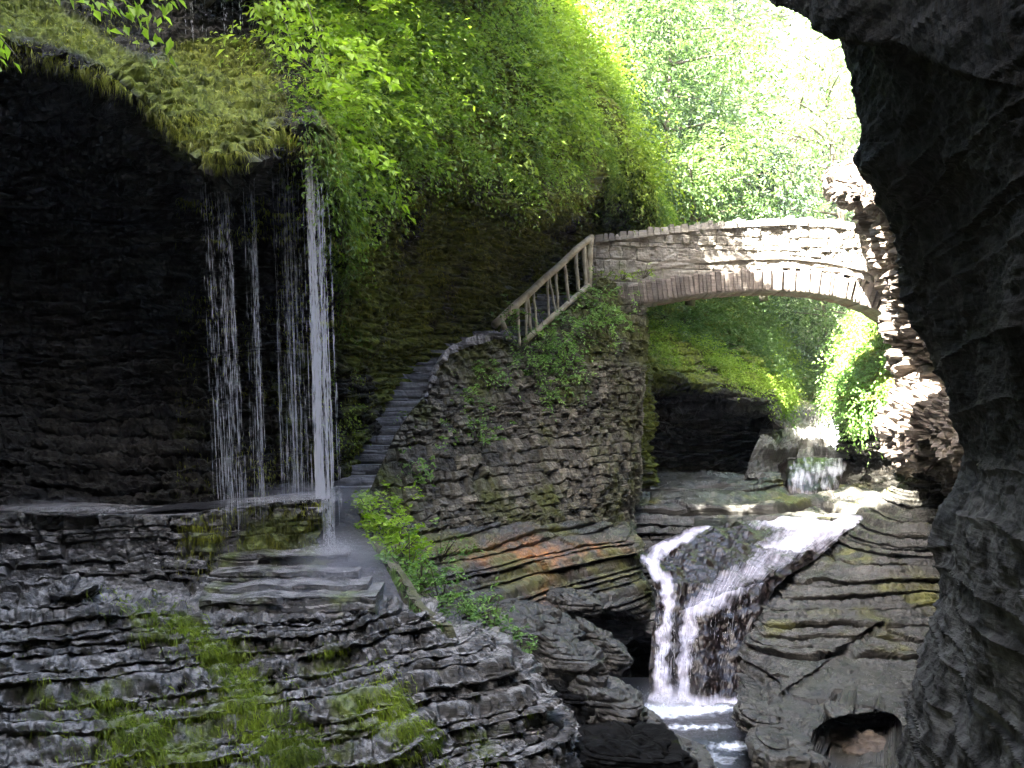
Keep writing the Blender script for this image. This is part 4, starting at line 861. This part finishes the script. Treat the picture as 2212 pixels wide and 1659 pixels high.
mossy(LEFT, front*(px > 380)*(px < 720)*(py > 420)*(py < 1080)*np.clip(fbm(V, 1.3, 3, 14)+.1, 0, 1), 5000, .07, .005, MAT['moss'], 27)
fm = FG['moss']*(FG['py'] > 1240)*(FG['py'] < 1720)*(FG['px'] > -60)*(FG['V'][..., 1] < 13)
mossy(FG, np.clip(fm-.3, 0, 1)**1.5, 20000, .065, .0045, MAT['greenmoss'], 25, lean=(.35, -.3, -1), outw=.6)
def blb(*a): return blob(FG['px'], FG['py'], *a)
mossy(FG, (FG['V'][..., 1] < 13)*(blb(575, 1560, 130, 50, 55)+.8*blb(440, 1390, 100, 18, 50)+.7*blb(330, 1345, 66, 24, 35)+.6*blb(520, 1470, 80, 22, 60)+.35*blb(900, 1600, 120, 40, 60)+.3*blb(300, 1580, 130, 60)+.4*blb(640, 1610, 60, 30))*np.clip(.65+1.6*fbm(FG['V'], 2.0, 3, 7), 0, 1), 36000, .11, .0045, MAT['greenmoss'], 26, lean=(.35, -.3, -1), outw=.7)
mossy(RW, (RW['px'] > 380)*np.clip(.1+blob(RW['px'], RW['py'], 570, 1170, 120, 70)*(.6+1.2*fbm(RW['V']*np.array([3., 3, .3]), 1, 3, 1)), 0, 1), 7000, .11, .004, MAT['moss'], 28, outw=.15)
mossy(CW, np.clip(.3+fbm(CW['V'], 3, 2, 3), 0, 1), 5000, .12, .005, MAT['fernleaf'], 29, outw=.3)
# banks beyond the bridge
def wmask(S, y0, y1): return (S['py'] > y0)*(S['py'] < y1)*1.0
lw = (LB['px'] > 1330)*(LB['px'] < 1720)*sstep(0, 25, np.interp(LB['px'], [1330, 1400, 1560, 1690], [760, 778, 842, 885])-LB['py'])*sstep(-150, -100, LB['py']-np.interp(LB['px'], [1330, 1400, 1560, 1690], [790, 812, 880, 930]))
growth('undergrowth', LB, lw*np.clip(.5+1.6*fbm(LB['V'], .9, 3, 3), 0, 1.4), 3000, 9, .36, .08, MAT['leafy'], seed=31, lift=.2, bright=lambda x, y: .25+0*x)
growth('undergrowth', LB, (LB['px'] > 1250)*(LB['px'] < 1720)*sstep(-90, -130, LB['py']-np.interp(LB['px'], [1330, 1400, 1560, 1690], [790, 812, 880, 930]))*(LB['py'] > 520)*np.clip(.6+1.2*fbm(LB['V'], .6, 3, 3), 0, 1), 4200, 9, .5, .11, MAT['treeleaf'], seed=36, lift=.4)
growth('undergrowth', LCR, (LCR['py'] > 560)*(LCR['px'] > 1300)*np.clip(.6+fbm(LCR['V'], .5, 3, 3), .02, 1.4), 9000, 9, .6, .14, MAT['leafy'], seed=32, lift=.5)
growth('undergrowth', CS, (CS['py'] < 900)*(CS['py'] > 760)*np.clip(fbm(CS['V'], .4, 3, 3)+.15, 0, 1), 2200, 9, .7, .16, MAT['treeleaf'], seed=33, lift=.3)
growth('undergrowth', RB, (RB['py'] < 900)*np.clip(.8+fbm(RB['V'], .8, 2, 3), .1, 1.4)*sstep(900, 870, RB['py']), 4200, 9, .42, .10, MAT['fernleaf'], seed=34, lift=.4)
growth('undergrowth', FH, (FH['px'] > 900)*(FH['px'] < 2050)*(FH['py'] > -300)*(FH['py'] < 950)*np.clip(.5+fbm(FH['V'], .15, 3, 3), .02, 1.4), 16000, 9, 1.3, .34, MAT['paleleaf'], seed=35, lift=1.5, tf=.2)

# ---- trees beyond the bridge: trunk, limbs, crown
def tree(px, pbase, ptop, D, rad, n, mat, label, group=None, lsize=.2, seed=1, trunk_r=.16, squash=1.0, layered=False, lean=0, name='tree'):
    r = np.random.default_rng(seed); b = np.array(P(px, pbase, D)); t = np.array(P(px+lean, ptop, D)); H = t[2]-b[2]
    root = empty(name, tuple(b)); ts = np.linspace(0, 1, 12)
    path = b+(t-b)*ts[:, None]; path[:, :2] += np.stack([perlin(ts*2+seed, 1, 1), perlin(ts*2+seed, 5, 1)], 1)*.4*rad*.4
    parts = [tube_np(path, trunk_r*(1-.85*ts), 8)]
    cl = []; 
    nb = 22
    for i in range(nb):
        f = .22+.76*(i+.5)/nb; a = r.random()*6.283; o = path[int(f*11)]
        prof = (1-f)**.7*1.15 if layered else math.sin(math.pi*min(1, (f-.1)/.95))**.6
        L = rad*prof*(.65+.6*r.random()); e = o+np.array([math.cos(a)*L, math.sin(a)*L, (.05 if layered else .35)*L])
        q = np.linspace(0, 1, 6)[:, None]; br_ = o+(e-o)*q; br_[:, 2] -= (q[:, 0]**2)*.15*L
        parts.append(tube_np(br_, trunk_r*.32*(1-.8*q[:, 0]), 5))
        for g in (.55, .8, 1.0): cl.append((o+(e-o)*g+np.array([0, 0, -.12*L*g*g]), rad*(.22 if layered else .3)*(.7+.5*r.random())))
    V, fs = join(parts)
    mesh_np('trunk', rel(V, root), fs, MAT['bark'], root, None, True)
    c = np.array([x for x, _ in cl]); cr = np.array([y for _, y in cl]); k = r.integers(0, len(c), n//7)
    off = r.normal(0, .5, (len(k), 3)); off[:, 2] *= (.35 if layered else .7)*squash
    org = c[k]+off*cr[k][:, None]*1.3
    out = off/np.maximum(np.linalg.norm(off, axis=1, keepdims=True), .05); out[:, 2] -= .2
    t0 = np.clip(.5+.7*fbm(org, 1.2/rad, 2, seed)+.18*r.normal(size=len(k)), 0, 1)
    a = sprays(org, out, 7, rad*.13+.15, lsize, .4, r, t0)
    leaves_obj('crown', a[0], a[1], a[2], a[3], mat, a[4], root)
    tag(root, label, 'tree', group); return root
G = 'trees on the far slope above the bridge'
T = MAT['treeleaf']; H = MAT['paleleaf']; Bt = MAT['sunpaint_leaf']
tree(1440, 700, -60, 34, 3.0, 15000, T, 'light green leafy tree close behind the mossy ridge at the top', G, .17, 1)
tree(1330, 620, -200, 42, 4.2, 14000, T, 'tall soft green tree partly hidden behind the steep leafy cliff', G, .22, 2, .28)
tree(1560, 640, 180, 40, 3.4, 15000, H, 'bluish green conifer low behind the middle of the bridge', G, .17, 3, .16, layered=True)
tree(1650, 650, 300, 36, 2.6, 11000, H, 'small grey green hemlock just above the bridge parapet', G, .15, 4, layered=True)
tree(1490, 660, 330, 31, 2.0, 10000, T, 'bushy green sapling drooping toward the left part of the parapet', G, .14, 5)
tree(1580, 500, -300, 52, 5.5, 12000, T, 'large pale green tree rising out of the top of the picture', G, .3, 6, .3)
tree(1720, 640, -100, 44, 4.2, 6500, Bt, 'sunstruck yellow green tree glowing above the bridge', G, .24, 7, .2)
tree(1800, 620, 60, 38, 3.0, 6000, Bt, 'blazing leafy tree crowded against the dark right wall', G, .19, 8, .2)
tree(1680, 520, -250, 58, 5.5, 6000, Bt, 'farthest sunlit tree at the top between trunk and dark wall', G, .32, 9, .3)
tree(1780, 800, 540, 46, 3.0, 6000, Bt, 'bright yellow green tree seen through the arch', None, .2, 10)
tree(1690, 830, 600, 50, 3.2, 6000, H, 'hazy blue green tree seen through the middle of the arch', None, .22, 11)
tree(1860, 800, 620, 38, 2.2, 5000, T, 'leafy tree under the right end of the arch beside the bank', None, .16, 12)
tree(1450, 420, -350, 60, 6.0, 13000, H, 'tall dim conifer at the top beyond the ridge', G, .34, 13, .35, layered=True)
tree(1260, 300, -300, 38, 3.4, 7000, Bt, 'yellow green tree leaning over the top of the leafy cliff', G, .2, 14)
# unseen trees on the left rim, two added to shade bridge and ledges
def rimtree(x, y, z, H_, rad, n, seed, label, lean=0):
    D = y; px = x/y*F+1106; pb = 829.5-z/y*F; pt = 829.5-(z+H_)/y*F
    return tree(px, pb, pt, D, rad, n, T, label, 'trees on the rim above the falls', .3, seed, .22, lean=lean)
rimtree(-5.0, 18.5, 9.0, 8.5, 3.4, 3500, 51, 'leafy rim tree right above the mossy slab')
rimtree(-2.9, 20.3, 7.4, 6.6, 2.1, 9000, 52, 'unseen leafy tree added to shade the left half of the bridge', 90)
rimtree(-5.2, 17, 6.4, 6.2, 2.0, 9000, 54, 'unseen slanting tree added to shade the stream ledges', 715)
rimtree(-8.5, 15.0, 11, 9.0, 3.6, 3500, 53, 'leafy rim tree above the dark overhang')

# ---- single plants
def plant(name, x, y, D, n, length, size, mat, label, group=None, seed=1, spread=.35, droop=.7, out=(0, -.6, .5), cat='plant', nl=11, bright=.5):
    r = np.random.default_rng(seed); b = np.array(P(x, y, D)); root = empty(name, tuple(b))
    o = b+r.normal(0, spread, (n, 3))*np.array([1, .35, .7])
    d = np.array(out)+r.normal(0, .45, (n, 3)); d /= np.linalg.norm(d, axis=1, keepdims=True)
    a = sprays(o, d, nl, length, size, droop, r, np.clip(bright+r.normal(0, .2, n), 0, 1))
    leaves_obj('foliage', a[0], a[1], a[2], a[3], mat, a[4], root)
    q = np.linspace(0, 1, 5)[:, None]; parts = []
    for i in range(min(n, 14)): 
        s = b+np.array([0, .05, -.1]); e = o[i]+d[i]*length*.5; pp = s+(e-s)*q; parts.append(tube_np(pp, .006+0*q[:, 0], 4))
    V, fs = join(parts); mesh_np('stem', rel(V, root), fs, MAT['bark'], root)
    tag(root, label, cat, group); return root
Fm = MAT['fernleaf']; GP = 'ferns and creepers on the stair pier'
pier = [(1300, 650, 23.0, 60, .34, 'fern tuft under the top end of the log railing'), (1245, 700, 22.4, 60, .36, 'green clump hanging below the middle of the railing'),
 (1190, 745, 21.8, 70, .34, 'green clump hanging below the lower end of the railing'), (1150, 770, 21.3, 40, .3, 'small leafy clump at the foot of the railing'),
 (1210, 800, 21.6, 60, .32, 'trailing leaves in the middle upper pier face'), (1185, 850, 21.2, 30, .25, 'lowest trailing leaves of the pier middle'),
 (1315, 690, 23.0, 40, .3, 'fern tuft just left of the arch springing'), (1040, 810, 20.3, 36, .26, 'leafy tuft high on the left of the pier'),
 (990, 860, 19.6, 50, .28, 'broad leafy tuft near the top of the stairs'), (955, 890, 19.2, 36, .26, 'leafy tuft beside the stair edge halfway up'),
 (920, 935, 18.6, 50, .28, 'leafy tuft beside the lower stair edge'), (895, 975, 18.1, 36, .26, 'creeper low beside the steps'), (1035, 930, 19.1, 20, .22, 'lone small tuft in the pier centre left'),
 (880, 1020, 17.5, 28, .22, 'sparse creeper near the bottom step'), (1100, 690, 21.2, 16, .2, 'few leaves above the pier top by the lower railing end')]
for i, (x, y, d, n, L, lab) in enumerate(pier):
    plant('fern', x, y, d-.25, n, L, .075, Fm, lab, GP, 200+i, spread=.28*L/.3, cat='fern', bright=.65)
for i, (x, y, n, lab) in enumerate(((1300, 600, 12, 'tiny fern on the bridge face nearest the railing'), (1345, 596, 14, 'tiny fern on the bridge face, middle one'), (1390, 592, 10, 'tiny fern on the bridge face farthest from the railing'))):
    plant('fern', x, y, 23.7, n, .2, .05, MAT['brightleaf'], lab, 'tiny ferns on the bridge', 240+i, spread=.12, cat='fern')
GB = 'leafy plants along the path bank'
bank = [(807, 1100, 14.1, 44, 'broad leaved plant at the top of the bank by the path bend'), (830, 1144, 13.5, 60, 'brightest broad leaved plant beside the path'), (856, 1193, 13.0, 46, 'leafy plant midway down the path bank'),
 (885, 1225, 12.7, 30, 'low leafy plant right of the curb'), (909, 1265, 12.5, 40, 'grassy plant below the orange seep'), (951, 1294, 12.4, 44, 'thick grassy plant above the wet ledge'),
 (1020, 1325, 12.9, 44, 'grassy plant on the crest of the wet ledge'), (1060, 1365, 12.7, 44, 'long grass tuft on the crest near the boulders'), (1085, 1400, 12.6, 30, 'last grass tuft drooping over the ledge end'), (950, 1200, 14.5, 22, 'small sprig under the pier corner')]
for i, (x, y, d, n, lab) in enumerate(bank):
    plant('leafy_plant' if i < 4 else 'grass_tuft', x, y, d, n, .28, .075 if i < 4 else .06, MAT['brightleaf'] if i < 3 else Fm, lab, GB, 260+i, spread=.2, cat='plant', bright=.4, out=(0, -.3, .8), droop=.6)
# near twig of young leaves at the upper left
def twig(x0, y0, x1, y1, D, nlv, lab, seed):
    r = np.random.default_rng(seed); a = np.array(P(x0, y0, D)); b = np.array(P(x1, y1, D-.3)); root = empty('leafy_branch', tuple(a))
    q = np.linspace(0, 1, 10)[:, None]; pp = a+(b-a)*q; pp[:, 2] += .08*np.sin(q[:, 0]*3)
    V, f, t = tube_np(pp, .009*(1-.7*q[:, 0]), 6); mesh_np('twig', rel(V, root), [f, t], MAT['bark'], root)
    k = r.random(nlv); o = a+(b-a)*k[:, None]+r.normal(0, .10, (nlv, 3)); d = (b-a)/np.linalg.norm(b-a)+r.normal(0, .7, (nlv, 3)); d[:, 2] -= .3
    V, Fc = leaf_arrays(o, d, UP+r.normal(0, .4, (nlv, 3)), .11*(.6+.7*r.random(nlv)), aspect=.5)
    mesh_np('leaves', rel(V, root), Fc, MAT['brightleaf'], root, {'tint': np.repeat(.5+.5*r.random(nlv), 4)})
    tag(root, lab, 'branch', 'branches hanging over the mossy slab')
twig(120, -60, 320, 40, 9.2, 70, 'bright young leaves dangling at the top left edge', 1)
twig(300, -120, 350, 110, 9.6, 34, 'lone hanging sprig of bright leaves over the wet slab', 2)
twig(-60, 60, 40, 130, 8.6, 18, 'small leafy sprig at the left border', 3)
twig(330, -60, 390, 20, 9.4, 14, 'short bright leaf sprig beside the upper water veil', 4)
twig(560, -80, 640, 120, 13.2, 90, 'glossy bright leaf spray right of the upper veil', 5)
twig(640, -60, 720, 200, 14.0, 90, 'bright leaf spray hanging at the edge of the green slope', 6)

# fallen log and far boulders
def boulder(x, y, D, w, h, dep, mat, label, seed, group='boulders in the ravine', sharp=.6, tilt=0, name='boulder', cat='boulder'):
    c = np.array(P(x, y, D)); a = np.linspace(0, np.pi, 92)[:, None]; b2 = np.linspace(0, 2*np.pi, 168, endpoint=False)[None, :]
    g = lambda v: np.sign(v)*np.abs(v)**sharp
    X = g(np.sin(a)*np.cos(b2))*w*.5; Y = g(np.sin(a)*np.sin(b2))*dep*.5; Z = g(np.cos(a)+0*b2)*h*.5
    V = np.stack([X*math.cos(R(tilt))-Z*math.sin(R(tilt)), Y, X*math.sin(R(tilt))+Z*math.cos(R(tilt))], -1)
    nr = V/np.linalg.norm(V, axis=-1, keepdims=True)
    Q = V+c+seed*3.1; s0 = min(w, h)
    f1 = fbm(Q, .9/s0, 2, seed); rg = 1-2*np.abs(fbm(Q, 1.5/s0, 3, seed+5))
    d1, _, _, _, tn = strata(V+c, .09, .05, .6, seed, .08, (.2*math.tan(R(-tilt)), 0), .5, .2, .6)
    V = V+nr*(.2*s0*f1+.10*s0*rg+.045*fbm(Q, 4, 4, seed)+d1*.9)[..., None]
    V = V+c
    o = mesh_np(name, V, gridfaces(92, 168, True), mat, None, {'moss': .15+.2*fbm(V, 2, 2, seed), 'stain': np.zeros(92*168), 'tone': tn}, False)
    return tag(o, label, cat, group)
Lr = MAT['lowrock']; Wt = MAT['wet']
boulder(1150, 1400, 14.2, 1.3, .75, 1.4, Lr, 'grey angular boulder just right of the grass on the ledge crest', 1, tilt=-28)
boulder(1235, 1445, 13.8, .85, .62, .9, Lr, 'rounded pale boulder between the ledge and the black hollow', 2, tilt=-10)
boulder(1180, 1350, 15, 1.1, .4, 1.2, Lr, 'flat slab under the orange stained rock', 3, tilt=-20)
boulder(1290, 1400, 15.2, .9, .5, 1.0, Lr, 'dark boulder at the lip of the hollow', 4, tilt=-35)
boulder(1300, 1525, 13.6, 1.05, .62, 1.2, Lr, 'brownish boulder below the rounded pale one', 5, tilt=-25)
boulder(1375, 1570, 13.6, .75, .4, .9, Lr, 'small boulder touching the foam of the lower pool', 6, tilt=-20)
boulder(1360, 1645, 12.4, 1.35, .6, 1.3, MAT['darkwall'], 'smooth dark boulder at the bottom edge', 7, tilt=-6)
boulder(1460, 1622, 12.8, 1.0, .22, 1.0, Lr, 'low tilted slab pointing into the stream', 8, tilt=-18)
boulder(1315, 1362, 18.4, .85, .34, 1.0, MAT['stair'], 'pale block lying in the hollow left of the cascade', 9)
boulder(1385, 1345, 18.6, .8, .5, 1.0, MAT['stair'], 'grey block wedged beside the white stream', 10)
boulder(1225, 1520, 13.3, .7, .5, .8, MAT['darkwall'], 'black boulder in the gap beside the ledge end', 11, tilt=-20)
boulder(1650, 1560, 13.6, .7, .35, 1.0, Lr, 'mottled boulder right of the foam', 12, tilt=-15)
boulder(1700, 1635, 12.4, .8, .4, 1.0, Lr, 'greyish boulder at the bottom right of the stream', 13, tilt=-10)
boulder(1862, 1636, 13.4, .72, .50, .9, MAT['brown'], 'warm brown boulder lodged in the dark hole', 14)
boulder(1240, 1300, 16.6, .9, .3, 1.0, Lr, 'mossy slab jutting over the black hollow', 15, tilt=-8)
boulder(1838, 385, 23.2, .95, .72, 1.2, MAT['brown'], 'brown block jutting from the right wall above the bridge end', 16, None, sharp=.5, tilt=8)
lg = empty('fallen_log', P(1700, 812, 44)); pole('trunk', P(1672, 808, 43), P(1748, 826, 44), .22, .16, plain('log_wood', (.10, .06, .04), (.22, .13, .09), .9, 4), lg, .05)
tag(lg, 'fallen reddish log lying across the gorge beyond the arch', 'log')

# ================================================================ CAMERA, LIGHT
cam = bpy.data.cameras.new('camera'); co = bpy.data.objects.new('camera', cam); COL.objects.link(co)
co.location = (0, 0, 0); co.rotation_euler = (R(90), 0, 0); cam.lens = 36; cam.sensor_width = 36; cam.clip_start = .05; cam.clip_end = 2000
sc.camera = co
sd = np.array([-.47, -.50, .72]); sd /= np.linalg.norm(sd)
el = math.asin(sd[2]); az = math.atan2(sd[0], sd[1])
sun = bpy.data.lights.new('sun', 'SUN'); sun.energy = 5.0; sun.angle = R(.5); sun.color = (1, .95, .86)
so = bpy.data.objects.new('sun', sun); COL.objects.link(so)
from mathutils import Vector
so.rotation_euler = Vector(-sd).to_track_quat('-Z', 'Y').to_euler()
w = bpy.data.worlds.new('World'); sc.world = w; w.use_nodes = True
nt = w.node_tree; bg = nt.nodes['Background']; sky = nt.nodes.new('ShaderNodeTexSky'); sky.sky_type = 'NISHITA'; sky.sun_disc = False
sky.sun_elevation = el; sky.sun_rotation = az; sky.air_density = 1.0; sky.dust_density = 4; sky.ozone_density = 1.0
nt.links.new(sky.outputs[0], bg.inputs[0]); bg.inputs[1].default_value = .085
sc.view_settings.view_transform = 'Standard'; sc.view_settings.look = 'None'; sc.view_settings.exposure = 4.95; sc.view_settings.gamma = 1
sc.cycles.max_bounces = 6; sc.cycles.diffuse_bounces = 3; sc.cycles.glossy_bounces = 2; sc.cycles.transmission_bounces = 4; sc.cycles.transparent_max_bounces = 12
sc.cycles.sample_clamp_indirect = 4

# air: pale haze filling the gorge
hz_ = np.array([[x, y, zz_] for x in (-45, 50) for y in (-20, 125) for zz_ in (-10.5, 60)], float)
ho = mesh_np('haze', hz_, np.array([[0, 1, 3, 2], [4, 6, 7, 5], [0, 4, 5, 1], [2, 3, 7, 6], [0, 2, 6, 4], [1, 5, 7, 3]]), MAT['soil']); ho['kind'] = 'stuff'
hm = bpy.data.materials.new('haze'); hm.use_nodes = True; hm.node_tree.nodes.remove(hm.node_tree.nodes['Principled BSDF'])
hv = hm.node_tree.nodes.new('ShaderNodeVolumePrincipled'); hv.inputs['Density'].default_value = .0005; hv.inputs['Color'].default_value = (.9, .95, 1, 1); hv.inputs['Anisotropy'].default_value = .3
hm.node_tree.links.new(hv.outputs[0], hm.node_tree.nodes['Material Output'].inputs['Volume']); ho.data.materials.clear(); ho.data.materials.append(hm)
